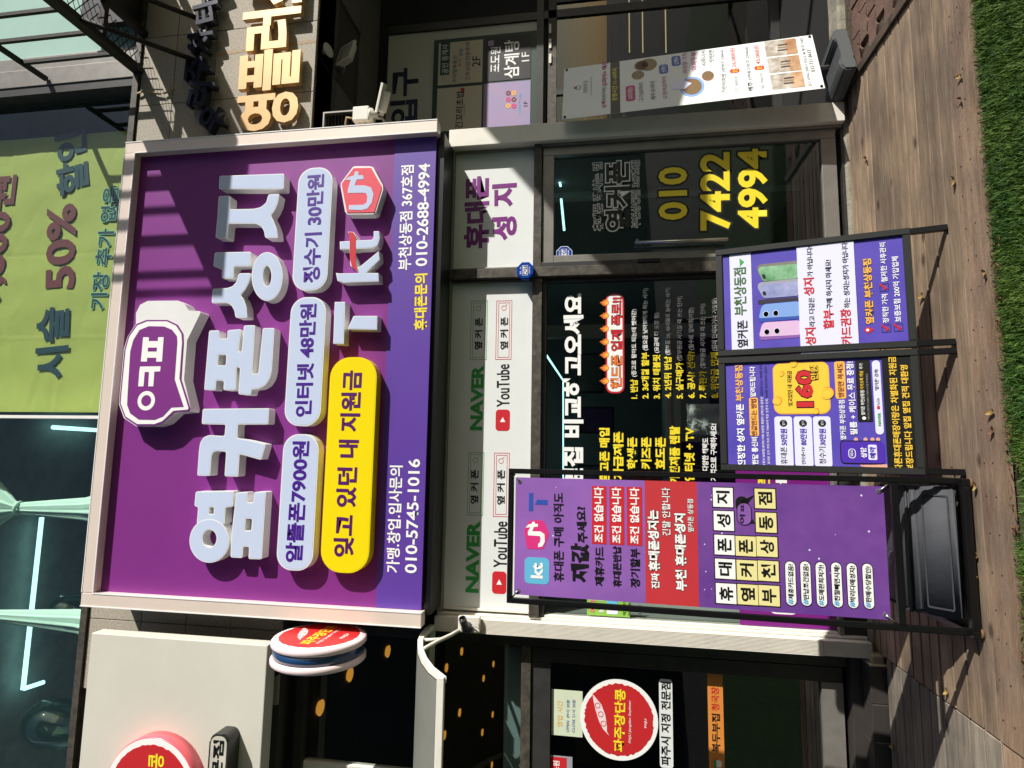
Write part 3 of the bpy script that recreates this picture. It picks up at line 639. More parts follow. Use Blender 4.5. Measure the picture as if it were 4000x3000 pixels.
# printed lines on the lower band
PB = front(PY-.003)
text(PB, '휴대폰문의', Qc(1108, 478), Qc(1112, 112), 51, 'print_yellow', off=.03, parent=sg)
text(PB, '010-2688-4994', (1669, 1039), (1681, 638), 46, 'print_white', off=.02, parent=sg)
text(PB, '부천상동점 367호점', (1606, 1054), (1618, 644), 51, 'print_white', off=.02, parent=sg)
text(PB, '가맹.창업.입사문의', (1560, 2238), (1574, 1819), 52, 'print_white', off=.02, parent=sg)
text(PB, '010-5745-1016', (1628, 2240), (1642, 1793), 47, 'print_white', off=.02, parent=sg)

# ================================================================== restaurant signs on the left
bs = thing('restaurant_sign', 'plain cream box signboard above the restaurant', 'sign', (-2.6, -.2, 3.93))
box('cream_box', -4.6, -1.318, -.35, -.238, 3.935, 5.292, 'beige_panel', bs, bev=.006); [box('mounting_bar', x, x+.05, -.237, .0, z, z+.05, 'steel_black', bs) for x in (-4.2, -2.8, -1.62) for z in (4.02, 5.1)]
def round_sign(name, label, C, ax, r, th, sf, par_none=True):
    t = thing(name, label, 'sign', tuple(C))
    return t
c = front(-.45).loc((585, 3092))
rs = thing('round_sign', 'round red and white raised sign on the cream signboard', 'sign', (c[0], -.35, c[1]))
rsf = front(-.45); R_ = .335
lathe('drum', (c[0], -.351, c[1]), (0, -1, 0), [(0, R_-.002), (.09, R_), (.099, R_-.006)], 'acrylic_coral', rs, 48)
prism('white_face', rsf, circ(*c, R_-.008, 56), 0, .003, 'print_white', rs)
def ragged(cx, cy, r, n=90, amp=.03, seed=1):
    rn = random.Random(seed); return [(cx+(r*(1-amp*rn.random()))*math.cos(2*math.pi*i/n), cy+(r*(1-amp*rn.random()))*math.sin(2*math.pi*i/n)) for i in range(n)]
prism('red_patch', rsf, ragged(*c, R_*.88), .003, .0045, 'disc_red', rs)
text(rsf, '파주장단콩', (c[0]-R_*.72, c[1]-.11), (c[0]+R_*.72, c[1]-.09), .12, 'print_yellow', d=.006, off=.02, parent=rs, px=False)
lb_ = thing('light_box', 'small grey rounded light box with dark lettering on the cream signboard', 'sign', (-2.2, -.4, 4.2))
LS = front(-.47); a0, a1, b0, b1 = pxrect(LS, (812, 2868), (888, 3100))
prism('case', LS, rrect(a0-.3, a1, b0, b1, .05), -.119, 0, 'frame_charcoal', lb_, bev=.01); prism('face', LS, rrect(a0-.29, a1-.012, b0+.012, b1-.012, .045), 0, .002, 'dirty_white', lb_)
text(LS, '파주시 지정 전문점', (a1-1.12, b0+.03), (a1-.035, b0+.03), b1-b0-.06, 'print_black', d=.004, off=.03, parent=lb_, px=False)
# projecting double disc
ds = thing('projecting_sign', 'double disc blade sign, red face with white rims, beside the purple sign', 'sign', (-1.25, -.1, 3.53))
DX, DYc, DZ, DR = -1.205, -.42, 3.528, .30
def rim(x1, x0): lathe('rim', (x1, DYc, DZ), (-1, 0, 0), [(0, DR-.03), (.004, DR-.008), (.014, DR), (abs(x1-x0)-.014, DR), (abs(x1-x0)-.004, DR-.01), (abs(x1-x0), DR-.02)], 'disc_pink', ds, 56)
rim(DX, DX-.05); rim(DX-.105, DX-.155)
lathe('drum', (DX-.049, DYc, DZ), (-1, 0, 0), [(0, DR-.014), (.057, DR-.014)], 'disc_blue', ds, 48)
DS = Surf((DX, DYc, DZ), (0, 1, 0), (0, 0, 1))
prism('white_face', DS, circ(0, 0, DR-.03, 56), .0, .002, 'print_white', ds); prism('red_patch', DS, ragged(0, 0, DR*.86, seed=4), .002, .0035, 'disc_red', ds)
text(DS, '파주장단콩', (-.2, -.04), (.2, -.04), .085, 'print_yellow', d=.005, off=.02, parent=ds, px=False)
text(DS, 'PAJU Jangdan Soybean', (-.17, -.085), (.17, -.085), .028, 'print_white', d=.005, off=.0, parent=ds, px=False)
text(DS, 'PAJU', (-.05, -.19), (.05, -.19), .035, 'print_white', d=.005, off=.01, parent=ds, px=False)
def pod(sf, cx, cy, s, par):
    P_ = [(-1, -.42), (-.8, -.3), (-.55, -.3), (0, -.22), (.5, -.02), (.85, .3), (1, .45), (.6, .38), (.2, .28), (-.3, .12), (-.7, -.1)]
    prism('bean_pod', sf, [(cx+s*x, cy+s*y) for x, y in P_], .003, .0046, 'disc_pink', par)
    for x, y in ((-.42, -.12), (.03, .02), (.45, .18)): ring('bean', sf, circ(cx+s*x, cy+s*y, s*.14, 18), circ(cx+s*x, cy+s*y, s*.11, 18), .0046, .0056, 'disc_red', par)
pod(DS, 0, .12, .13, ds)
tube('bracket_arm', [(DX-.075, -.12, DZ+.02), (DX-.075, -.0, DZ+.02)], .02, 'steel_black', ds)

# curved canopy over the restaurant door
cn = thing('door_canopy', 'curved grey polycarbonate canopy on white bracket arms over the restaurant', 'canopy', (-2.6, -.4, 2.6))
arc = [(-.045, 2.885), (-.12, 2.895), (-.25, 2.892), (-.40, 2.865), (-.55, 2.815), (-.70, 2.745), (-.84, 2.66), (-.965, 2.555)]
def rib(x):
    o = None
    vs = []; fs = []
    for y, z in arc:
        for dx in (-.016, .016):
            for dz in (-.028, .006): vs.append((x+dx, y, z+dz))
    for i in range(len(arc)-1):
        k = i*4
        fs += [(k, k+1, k+5, k+4), (k+2, k+6, k+7, k+3), (k+1, k+3, k+7, k+5), (k, k+4, k+6, k+2)]
    fs += [(0, 2, 3, 1), (len(vs)-4, len(vs)-3, len(vs)-1, len(vs)-2)]
    o = mobj('bracket_arm', vs, fs, 'alu_white', cn)
    tube('stay', [(x, -.03, 2.66), (x, -.2, 2.70), (x, -.36, 2.755), (x, -.5, 2.79), (x, -.57, 2.80)], .013, 'alu_white', o)
    tube('stay', [(x, -.30, 2.74), (x, -.33, 2.80), (x, -.345, 2.855)], .011, 'alu_white', o)
rib(-1.215); rib(-2.6)
vs = []; fs = []
for y, z in arc: vs += [(-4.4, y, z+.008), (-1.235, y, z+.008)]
mobj('sheet', vs, [(2*i, 2*i+1, 2*i+3, 2*i+2) for i in range(len(arc)-1)], 'poly_grey', cn, smooth=True)
box('front_bar', -4.4, -1.20, -.985, -.955, 2.535, 2.575, 'alu_white', cn, bev=.004); box('wall_rail', -4.4, -1.24, -.05, -.03, 2.86, 2.91, 'alu_white', cn)

# ================================================================== phone shop front
sf_ = thing('shopfront', 'glazed phone shop front with white fascia panels, big window and door', 'shopfront', (.6, .05, .05))
ZT = 2.205   # transom top
def fr(name, a, m='alu_dark', bev=.003, par=None): return box(name, *a, m, par or sf_, bev=bev)
fr('transom', (-1.123, 1.285, -.02, .1, 2.135, ZT), 'alu_worn'); fr('transom', (1.362, 2.322, -.02, .1, 2.145, ZT), 'alu_worn')
fr('mullion', (1.287, 1.360, -.035, .11, .04, 2.86), 'alu_worn')
fr('head_rail', (-1.123, 1.285, -.01, .1, 2.825, 2.86), 'alu_grey'); fr('head_rail', (1.362, 2.322, -.01, .1, 2.825, 2.86), 'alu_grey')
FP = .03
fa = box('fascia_panel', -1.11, 1.284, FP, FP+.03, ZT+.002, 2.823, 'paper_white', sf_); fb = box('fascia_panel', 1.363, 2.320, FP, FP+.03, ZT+.002, 2.823, 'paper_white', sf_)
for x in (2.300, 1.366): fr('beading', (x, x+.018, FP-.014, FP-.001, ZT+.004, 2.822), 'alu_grey', .002)
fr('beading', (1.264, 1.282, FP-.014, FP-.001, ZT+.004, 2.822), 'alu_grey', .002); fr('beading', (-1.108, -1.09, FP-.014, FP-.001, ZT+.004, 2.822), 'alu_white', .002)
FS = front(FP)
Q = q(1680, 400, 600)
text(FS, '휴대폰', Q(635, 1572), Q(642, 790), 97, 'vinyl_purple', off=.04, parent=fb); text(FS, '성 지', Q(938, 1482), Q(937, 868), 97, 'vinyl_purple', off=.04, parent=fb)
def sbox(p0, p1, m):
    a0, a1, b0, b1 = pxrect(FS, p0, p1)
    for k, t in ((0, .0035), (.016, .003)):
        ring('search_box', FS, rect(a0+k, a1-k, b0+k, b1-k), rect(a0+k+t, a1-k-t, b0+k+t, b1-k-t), 0, .0012, m, fa)
def lens(p, m):
    a, b = FS.loc(p); ring('search_icon', FS, circ(a, b, .019, 20), circ(a, b, .016, 20), 0, .0012, m, fa)
    prism('search_icon', FS, [(a+.013, b-.010), (a+.028, b-.024), (a+.030, b-.022), (a+.015, b-.008)], 0, .0012, m, fa)
Qx = q(1000, 1000, 1000); Qy = q(1000, 2000, 1000)
text(FS, 'NAVER', Qx(1467, 1130), Qx(1479, 705), 49, 'print_green', off=.045, parent=fa); sbox(Qx(1391, 672), Qx(1498, 290), 'print_green')
text(FS, '옆 커 폰', Qx(1466, 607), Qx(1470, 400), 31, 'print_black', off=.03, parent=fa); lens(Qx(1443, 342), 'print_green')
text(FS, 'NAVER', Qy(1443, 525), Qy(1453, 58), 52, 'print_green', off=.045, parent=fa); sbox(Qx(1372, 1680), Qx(1475, 1272), 'print_green')
text(FS, '옆 커 폰', Qx(1440, 1608), Qx(1444, 1385), 31, 'print_black', off=.03, parent=fa); lens(Qx(1421, 1325), 'print_green')
for (p0, p1, bl, br, h, s0, s1, t0, t1, l) in (
        (Qx(1553, 1133), Qx(1645, 995), Qx(1644, 977), Qx(1643, 700), 50, Qx(1555, 671), Qx(1657, 289), Qx(1633, 605), Qx(1635, 395), Qx(1607, 338)),
        (Qy(1530, 530), Qy(1622, 385), Qy(1626, 362), Qy(1630, 62), 52, Qx(1540, 1690), Qx(1640, 1275), Qx(1612, 1612), Qx(1614, 1385), Qx(1588, 1328))):
    a0, a1, b0, b1 = pxrect(FS, p0, p1); prism('play_icon', FS, rrect(a0, a1, b0, b1, .025), 0, .0012, 'print_red', fa)
    ca, cb = (a0+a1)/2, (b0+b1)/2; prism('play_icon', FS, [(ca-.014, cb-.02), (ca+.022, cb), (ca-.014, cb+.02)], .0012, .0022, 'print_white', fa)
    text(FS, 'YouTube', bl, br, h, 'print_black', off=.012, parent=fa); sbox(s0, s1, 'print_red'); text(FS, '옆 커 폰', t0, t1, 31, 'print_black', off=.03, parent=fa); lens(l, 'print_red')
# window below
GW = .05
def pane(name, x0, x1, z0, z1, y, m, par): return mobj(name, [(x0, y, z0), (x1, y, z0), (x1, y, z1), (x0, y, z1)], [(0, 1, 2, 3)], m, par)
wp = pane('window_pane', -1.11, 1.265, .20, 2.12, GW, 'glass_dark', sf_)
fr('window_rail', (-1.123, 1.286, .0, .1, .175, .205), 'alu_grey'); fr('window_rail', (-1.123, 1.286, .01, .1, 2.105, 2.133), 'alu_dark')
fr('window_stile', (-1.123, -1.110, .02, .1, .206, 2.104), 'alu_white'); fr('window_stile', (1.262, 1.286, .01, .1, .206, 2.104), 'alu_dark')
fr('kick_plate', (-1.123, 1.286, .02, .12, .036, .174), 'alu_dark', .002)
WS = front(GW); Q = q(2000, 1000, 1000); S6 = .6028
def wt(body, x0, x1, yl, yr, m, off=.03, ol=None): return text(WS, body, Q(x1, yl), Q(x1, yr), (x1-x0)*S6, m, off=off, parent=wp, outline=ol, d=.0025)
wt('옆집 비교하고오세요', 332, 463, 1505, 243, 'print_white', .045)
a0, a1, b0, b1 = pxrect(WS, Q(607, 890), Q(727, 243)); prism('capsule', WS, rrect(a0, a1, b0, b1, .05), 0, .001, 'print_red', wp); prism('capsule', WS, rrect(a0+.012, a1-.012, b0+.012, b1-.012, .04), .001, .002, 'print_white', wp)
text(WS, '핸드폰', Q(712, 860), Q(713, 643), 44, 'print_orange', d=.0035, off=.03, parent=wp, outline=(.025, 'print_black'))
text(WS, '업계 폭로!!', Q(714, 616), Q(715, 268), 44, 'print_red', d=.0035, off=.03, parent=wp, outline=(.025, 'print_black'))
for k in range(7):
    ca, cb = WS.loc(Q(600, 303+k*84.5)); s = .032
    fl = [(-.75, -.2), (-.5, -.8), (.1, -1), (.6, -.8), (.8, -.3), (.55, .1), (.7, .45), (.35, .2), (.25, .7), (-.05, 1.15), (-.15, .5), (-.4, .75), (-.45, .3), (-.7, .35)]
    prism('flame', WS, [(ca+s*x, cb+s*y) for x, y in fl], .002, .003, 'print_orange', wp); prism('flame', WS, [(ca+s*(x*.6-.05), cb+s*(y*.55-.35)) for x, y in fl], .003, .0036, 'print_amber', wp)
OLB = (.045, 'print_black')
for (n_, p_, x0, x1, y1, ym, yq, y0) in (
        ('1. 반납', '(중고로 팔아도 되는데 뺏어감)', 766, 815, 925, 800, 783, 345), ('2. 36개월 할부', '(월요금 낮아보이게 하는 사기)', 838, 888, 925, 625, 612, 210),
        ('3. 워치 태블릿', '(요금에 다 포함 됨)', 912, 962, 925, 640, 628, 368), ('4. 2년뒤 반납', '(할부를 36, 48개월로 늘리는 사기)', 985, 1034, 922, 650, 640, 205),
        ('5. 실구매가', '(할부원금 사기칠 때 쓰는 단어)', 1060, 1111, 925, 690, 678, 262), ('6. 공시? 선약?', '(필수로 알려줘야함)', 1135, 1187, 922, 618, 610, 335),
        ('7. 특판가', '(할부원금 사기칠 때 쓰는 단어)', 1210, 1262, 922, 745, 728, 310), ('8. 위약금 면제', '(원래 면제되거나 거짓말)', 1285, 1339, 922, 625, 615, 275)):
    wt(n_, x0, x1, y1, ym, 'print_yellow', .03, OLB); wt(p_, x0+8, x1-4, yq, y0, 'print_white', .012, OLB)
for b_, x0, x1, yl, yr in (('중고폰 매입', 565, 633, 1470, 1115), ('자급제폰', 655, 723, 1450, 1140), ('학생폰', 745, 812, 1382, 1175), ('키즈폰', 835, 904, 1382, 1175), ('효도폰', 926, 996, 1382, 1175), ('가전제품 렌탈', 1020, 1088, 1480, 1103), ('인터넷 + TV', 1115, 1184, 1460, 1113)):
    wt(b_, x0, x1, yl, yr, 'print_yellow', .04, OLB)
wt('다양한 혜택도', 1232, 1273, 1392, 1180, 'print_white', .03, OLB); wt('옆커폰 성지 가격으로 구매하세요!', 1285, 1327, 1680, 1087, 'print_white', .03, OLB)
Q2 = q(2600, 1800, 700); a0, a1, b0, b1 = pxrect(WS, Q2(668, 120), Q2(1590, 1600))
prism('purple_film', WS, rect(-1.105, .26, .21, b1), .0, .001, 'vinyl_purple', wp)
prism('green_badge', WS, rrect(*pxrect(WS, Q2(945, 1420), Q2(1230, 1180)), .05), .001, .0018, 'print_white', wp); prism('green_badge', WS, rrect(*pxrect(WS, Q2(962, 1405), Q2(1212, 1195)), .045), .0018, .0025, 'print_green', wp)
text(WS, '문', Q2(965, 330), Q2(965, 155), 47, 'print_yellow', off=.03, parent=wp, d=.003); text(WS, '커', Q2(1125, 350), Q2(1122, 178), 44, 'print_white', off=.03, parent=wp, d=.003)
Q3 = q(1950, 1800, 700)
gp = thing('green_poster', 'lime green paper poster stuck on the window beside the white pillar', 'poster', (-1, .08, 1.7))
GP = front(GW-.003); a0, a1, b0, b1 = pxrect(GP, Q3(812, 1502), Q3(1208, 1100)); a0 = max(a0, -1.10)
prism('sheet', GP, rect(a0, a1, b0, b1), -.002, 0, 'paper_lime', gp)
ww = a1-a0
text(GP, '아이폰17', (a0+.02, b1-.06), (a0+ww*.8, b1-.06), .04, 'print_red', off=.03, parent=gp, px=False, outline=(.03, 'print_white')); text(GP, '상동 최저가', (a0+.02, b1-.115), (a0+ww*.8, b1-.115), .04, 'print_white', off=.03, parent=gp, px=False, outline=(.03, 'print_black'))
for i, c_ in enumerate(('print_lav', 'print_sky', 'print_grey')): prism('phone_picture', GP, rrect(a0+.015+i*.05, a0+.06+i*.05, b1-.21, b1-.135, .008), .0, .0015, c_, gp)
text(GP, '제휴카드 X', (a0+.01, b1-.265), (a0+.15, b1-.265), .022, 'print_black', off=.0, parent=gp, px=False); text(GP, '저희매장은', (a0+.01, b1-.3), (a0+.15, b1-.3), .022, 'print_black', off=.0, parent=gp, px=False)
text(GP, '대리점 예약', (a0+.01, b1-.37), (a0+.15, b1-.37), .022, 'print_black', off=.0, parent=gp, px=False)
# door
dr = box('door', 2.232, 2.300, .0, .05, .08, 2.138, 'alu_grey', sf_, bev=.003); dr['label'] = 'grey framed glass door of the phone shop'
for a in ((1.40, 2.231, .0, .05, 2.055, 2.138), (1.40, 2.231, .0, .05, .08, .178)): box('door_rail', *a, 'alu_grey', dr, bev=.003)
box('door_stile', 1.40, 1.452, .0, .05, .179, 2.054, 'alu_grey', dr, bev=.003); box('door_jamb', 2.302, 2.321, -.02, .09, .04, 2.144, 'alu_grey', sf_, bev=.003); box('door_jamb', 1.362, 1.397, -.02, .09, .04, 2.144, 'alu_dark', sf_, bev=.003)
box('door_sill', 1.36, 2.32, -.005, .1, .034, .05, 'alu_dark', sf_)
dp = pane('door_pane', 1.45, 2.233, .177, 2.056, .025, 'glass_dark', dr)
DF = front(.025); Q = q(2000, 0, 1000)
for b_, x0, x1, yl, yr, f_, ol in (('휴대폰 잘사는 법', 527, 588, 1493, 1055, .006, .06), ('옆커폰', 605, 765, 1492, 1042, .03, .045), ('부천상동점 367호점', 776, 830, 1475, 1040, .006, .06)):
    text(DF, b_, Q(x1, yl), Q(x1-4, yr), (x1-x0)*S6, 'print_black', off=f_, parent=dr, outline=(ol, 'print_white'), d=.003)
for b_, x0, x1, yl, yr in (('010', 950, 1138, 1422, 1080), ('7422', 1220, 1417, 1492, 985), ('4994', 1464, 1658, 1478, 962)):
    text(DF, b_, Q(x1, yl), Q(x1-3, yr), (x1-x0)*S6, 'print_yellow', off=.03, parent=dr, outline=(.05, 'print_black'), d=.003)
text(DF, '당기세요', Q(822, 1578), Q(820, 1548), 12, 'print_white', off=.0, parent=dr)
for yy in (1568, 1620):
    p, r2_ = front(-.03).loc(Q(795, yy)), front(-.03).loc(Q(1398, yy-6)); x = (p[0]+r2_[0])/2
    if yy == 1568:
        h_ = tube('handle', [(x, -.035, p[1]), (x, -.035, r2_[1])], .013, 'clip_steel', dr); 
        for z in (p[1]-.08, r2_[1]+.08): tube('handle_post', [(x, -.035, z), (x, .01, z)], .008, 'clip_steel', h_)
    else: tube('handle', [(x, .085, p[1]), (x, .085, r2_[1])], .013, 'clip_steel', dr)
def octo(a, b, r): return [(a+r*math.cos(math.radians(22.5+45*i)), b+r*math.sin(math.radians(22.5+45*i))) for i in range(8)]
Q = q(1900, 950, 600); ca, cb = DF.loc(Q(840, 118))
st = thing('security_sticker', 'blue octagonal security sticker on the glass door', 'sticker', (ca, 0, cb))
prism('octagon', DF, octo(ca, cb, .064), .001, .002, 'print_white', st); prism('octagon', DF, octo(ca, cb, .060), .002, .0028, 'alarm_blue', st)
def adt(sf, ca, cb, s, top, low, par, d=.003):
    ring('frame_line', sf, rect(ca-s*.62, ca+s*.62, cb-s*.32, cb+s*.38), rect(ca-s*.58, ca+s*.58, cb-s*.28, cb+s*.34), d, d+.001, 'print_white', par)
    text(sf, 'ADT', (ca-s*.52, cb-s*.2), (ca+s*.52, cb-s*.2), s*.48, 'print_white', d=d+.001, off=.03, parent=par, px=False)
    text(sf, top, (ca-s*.5, cb+s*.5), (ca+s*.5, cb+s*.5), s*.16, 'print_white', d=d+.001, off=.01, parent=par, px=False); text(sf, low, (ca-s*.45, cb-s*.58), (ca+s*.45, cb-s*.58), s*.15, 'print_white', d=d+.001, off=.01, parent=par, px=False)
adt(DF, ca, cb, .062, '캡스경비구역', '1588-6400', st)
AB = front(-.085); ca, cb = AB.loc(Q(420, 293))
al = thing('alarm_box', 'blue octagonal alarm box on the mullion above the door', 'alarm', (ca, -.04, cb))
prism('case', AB, octo(ca, cb, .068), -.049, 0, 'alarm_blue', al, bev=.006); adt(AB, ca, cb, .06, '캡 스', 'WORLD No.1', al, d=.001)
lk = box('door_lock', 1.364, 1.394, -.04, -.021, *sorted((at(2492, 1035, -.03)[2], at(2578, 1035, -.03)[2])), 'steel_black', None, bev=.004); tag(lk, 'black door lock plate on the mullion beside the glass door', 'lock')
# things seen dimly through the glass
for (p, r_, z, lb) in (((2128, 1378), (2200, 1486), 2.3, 'slanting glowing ceiling light strip seen through the shop window'), ((2200, 1490), (2200, 1905), 2.3, 'long glowing ceiling light strip behind the big white window lettering'), ((2172, 645), (2190, 728), 2.3, 'short glowing ceiling light strip behind the upper corner of the door'), ((2192, 777), (2204, 900), 2.3, 'bent glowing ceiling light strip behind the door glass')):
    P_, R2 = onz(*p, z), onz(*r_, z)
    if p[1] < 950: P_, R2 = at(*p, .55), at(*r_, .55)
    tag(tube('ceiling_light_strip', [P_, R2], .011, 'tube_shop', None, n=6), lb, 'ceiling light')
ct = thing('counter', 'pale counter inside the phone shop, seen through the window', 'counter', (.4, 2.6, .05))
box('body', -.6, 1.5, 2.6, 3.1, .06, .95, 'room_dark', ct); box('top', -.65, 1.55, 2.55, 3.15, .955, 1.0, 'desk_white', ct, bev=.005); box('sheet_holder', .15, .75, 2.5, 2.52, .55, .93, 'paper_white', ct)
a0, a1, b0, b1 = pxrect(front(.3), (2684, 1697), (2830, 1578)); vs = []; fs = []
for j in range(13):
    for i in range(13): vs.append((a0+(a1-a0)*i/12, .3+.012*math.sin(i*.9+j*.3)+.008*math.sin(j*1.1), b0-.05+(b1-b0+.05)*j/12))
for j in range(12):
    for i in range(12): k = j*13+i; fs.append((k, k+1, k+14, k+13))
tag(mobj('hanging_sheet', vs, fs, 'paper_white', None, smooth=True), 'crumpled white sheet hung inside the shop window above the easels', 'sheet')
for px, py, w_, lb in ((2500, 735, .05, 'pale interior column seen through the glass door'), (2400, 1290, .06, 'pale interior column seen through the shop window behind the lettering')):
    c_ = at(px, py, 1.4 if py > 900 else .75); tag(box('interior_column', c_[0]-w_, c_[0]+w_, c_[1], c_[1]+.1, .06, 2.78, 'desk_white', None, bev=.006), lb, 'column')
ch = thing('shop_chair', 'white shell chair inside the shop beside the window', 'chair', (.75, 1.2, .05))
box('seat', .55, .95, 1.1, 1.5, .47, .50, 'desk_white', ch, bev=.012); box('backrest', .55, .95, 1.48, 1.51, .52, .92, 'desk_white', ch, bev=.012)
for x in (.58, .90):
    for y in (1.13, 1.46): tube('leg', [(x, y, .055), (x, y, .468)], .012, 'clip_steel', ch, n=8)
tag(box('roller_blind', -1.1, -.55, .35, .36, .12, 1.5, 'paper_white'), 'white sheet standing inside the window behind the tall banner', 'blind')
for i, (x, z, w_, h_) in enumerate(((-.4, 1.9, .5, .35), (.5, 1.8, .4, .5), (1.2, 1.9, .6, .4))):
    fp = thing('wall_picture', ('dark framed picture on the back wall, nearest the counter end', 'tall framed notice in the middle of the back wall', 'wide framed picture on the back wall behind the door')[i], 'picture', (x, 4.58, z))
    box('picture_frame', x-w_/2, x+w_/2, 4.56, 4.59, z-h_/2, z+h_/2, 'alu_dark', fp); box('print', x-w_/2+.03, x+w_/2-.03, 4.55, 4.56, z-h_/2+.03, z+h_/2-.03, ('teal_board', 'print_ltpurple', 'poly_grey')[i], fp)

# ================================================================== restaurant front
rf = thing('restaurant_facade', 'dark glazed restaurant front beside the white pillar', 'shopfront', (-2.6, .1, .1))
def rb(name, a, m='alu_dark', bev=.003): return box(name, *a, m, rf, bev=bev)
rb('jamb', (-1.335, -1.242, .06, .18, .15, 3.93)); rb('transom', (-4.6, -1.337, .06, .16, 2.195, 2.262), 'alu_worn'); rb('upper_rail', (-4.6, -1.337, .06, .16, 3.86, 3.93))
rb('painted_board', (-4.6, -1.40, .22, .24, 2.264, 2.405), 'teal_board')
pane('upper_pane', -4.6, -1.337, 2.264, 3.86, .12, 'glass_dark', rf)
rb('upper_mullion', (-2.33, -2.25, .09, .15, 2.92, 3.858), 'alu_white')
rd = rb('door', (-1.44, -1.345, .08, .14, .17, 2.19), 'alu_dark'); rd['label'] = 'dark framed glass door of the restaurant'
box('door_rail', -2.6, -1.441, .08, .14, 2.06, 2.19, 'alu_dark', rd); box('door_rail', -2.6, -1.441, .08, .14, .17, .30, 'alu_grey', rd); box('door_stile', -2.68, -2.601, .08, .14, .17, 2.19, 'alu_dark', rd)
pane('door_pane', -2.6, -1.441, .30, 2.06, .11, 'glass_dark', rd); pane('side_pane', -4.6, -2.7, .17, 2.19, .11, 'glass_dark', rf)
rb('base_step', (-4.6, -1.25, .0, .17, -.04, .145), 'tile_dark')
for k in range(9):
    x1 = -1.262-k*.22; box('tile', x1-.216, x1, -.125, -.002, -.05, .085, 'tile_dark', rf, bev=.004)
rb('tile_bed', (-3.3, -1.255, -.121, -.004, -.05, .079), 'grout'); rb('broken_edge', (-1.262, -1.205, -.09, .1, -.02, .06), 'grout', .012)
RG = front(.11); RS = RG.off(.004)
Q = lambda x, y: (2100+x*600/1778, 2440+y*560/1659)
def sheet(name, label, cat, p0, p1, m, r=0.0):
    a0, a1, b0, b1 = pxrect(RS, p0, p1); t = thing(name, label, cat, ((a0+a1)/2, .1, b0)); pts = rrect(a0, a1, b0, b1, r) if r else rect(a0, a1, b0, b1)
    prism('sheet', RS, pts, -.002, 0, m, t); return t
t = sheet('opening_hours_notice', 'pale green paper notice with opening hours on the restaurant door', 'notice', Q(162, 1290), Q(520, 760), 'paper_green')
text(RS, '영업 시간', Q(288, 1182), Q(290, 880), 21, 'print_amber', off=.0, parent=t); text(RS, 'OPEN  09시 30분', Q(366, 1243), Q(372, 868), 13, 'print_blue', off=-.002, parent=t); text(RS, 'CLOSE 21시 30분', Q(432, 1248), Q(440, 868), 13, 'print_blue', off=-.002, parent=t)
ca, cb = RS.loc(Q(940, 1098)); rr = (RS.loc(Q(940, 628))[0]-RS.loc(Q(940, 1568))[0])/2
t = thing('round_sticker', 'big round red soybean sticker with white rim on the restaurant door', 'sticker', (ca, .1, cb)); rb2 = rr*.955
prism('sheet', RS, circ(ca, cb, rr, 60), 0, .001, 'print_white', t); prism('red_patch', RS, ragged(ca, cb, rr*.905, 110, .045, 9), .001, .002, 'disc_red', t)
text(RS, '파주장단콩', Q(1005, 1475), Q(1020, 750), 43, 'print_yellow', d=.0035, off=.03, parent=t); text(RS, 'PAJU Jangdan Soybean', Q(1088, 1372), Q(1086, 880), 12, 'print_white', d=.0035, off=.0, parent=t, shear=.2)
text(RS, 'PAJU', Q(1268, 1195), Q(1268, 1090), 11, 'print_white', d=.0035, off=.015, parent=t); pod(RS, *RS.loc(Q(735, 1040)), rr*.5, t)
t = sheet('white_sticker_strip', 'white lettered sticker strip below the round red sticker', 'sticker', Q(1410, 1659), Q(1565, 632), 'paper_white', .02); text(RS, '파주시 지정 전문점', Q(1540, 1632), Q(1540, 668), 38, 'print_black', d=.0015, off=.025, parent=t)
Qr = q(2000, 2000, 1000); t = sheet('orange_sticker_strip', 'orange sticker strip with dark and red lettering low on the restaurant door', 'sticker', Qr(1272, 1800), Qr(1372, 950), mat('strip_orange', 'd98a3c', .5, var=.04)); 
text(RS, '복두부집', Qr(1350, 1562), Qr(1348, 1310), 33, 'print_black', d=.0015, off=.02, parent=t); text(RS, '청국장', Qr(1344, 1290), Qr(1340, 1135), 31, 'print_red', d=.0015, off=.015, parent=t)
ca, cb = RS.loc(Qr(1330, 1630)); prism('pot_icon', RS, circ(ca, cb, .035, 24), .001, .002, 'print_orange', t); prism('pot_icon', RS, rrect(ca-.022, ca+.022, cb-.028, cb+.018, .014), .002, .003, 'print_white', t); prism('pot_icon', RS, rrect(ca-.026, ca+.026, cb+.006, cb+.024, .008), .003, .004, 'print_green', t)
t = sheet('red_sticker', 'small red and grey lettered sticker at the edge of the restaurant door', 'sticker', Q(105, 1800), Q(402, 1520), 'print_grey'); a0, a1, b0, b1 = pxrect(RS, Q(116, 1800), Q(335, 1532)); prism('red_field', RS, rect(a0, a1, b0, b1), .0005, .0015, 'print_red', t)
text(RS, '소원', Q(255, 1720), Q(252, 1575), 24, 'print_white', d=.0025, off=.02, parent=t)
t = sheet('small_label', 'tiny white printed label on the restaurant door frame', 'label', Q(28, 425), Q(60, 340), 'paper_white'); text(RS.off(-.0), '문의상담', Q(55, 415), Q(55, 350), 7, 'print_black', d=.0015, off=0, parent=t)
for k, (px, py) in enumerate(((1521, 2545), (1374, 2636), (1259, 2765), (1808, 2545), (1749, 2609), (1931, 2594), (1893, 2650), (1928, 2791), (1800, 2784), (1888, 2861), (1741, 2872), (1925, 2988))):
    P_ = onz(px, py, 3.9); o = lathe('downlight', (P_[0], P_[1], 3.93), (0, 0, -1), [(0, .05), (.02, .06), (.024, .05)], 'warm_light', None, 20)
    tag(o, 'round warm ceiling downlight inside the dark restaurant', 'downlight', 'restaurant downlights')
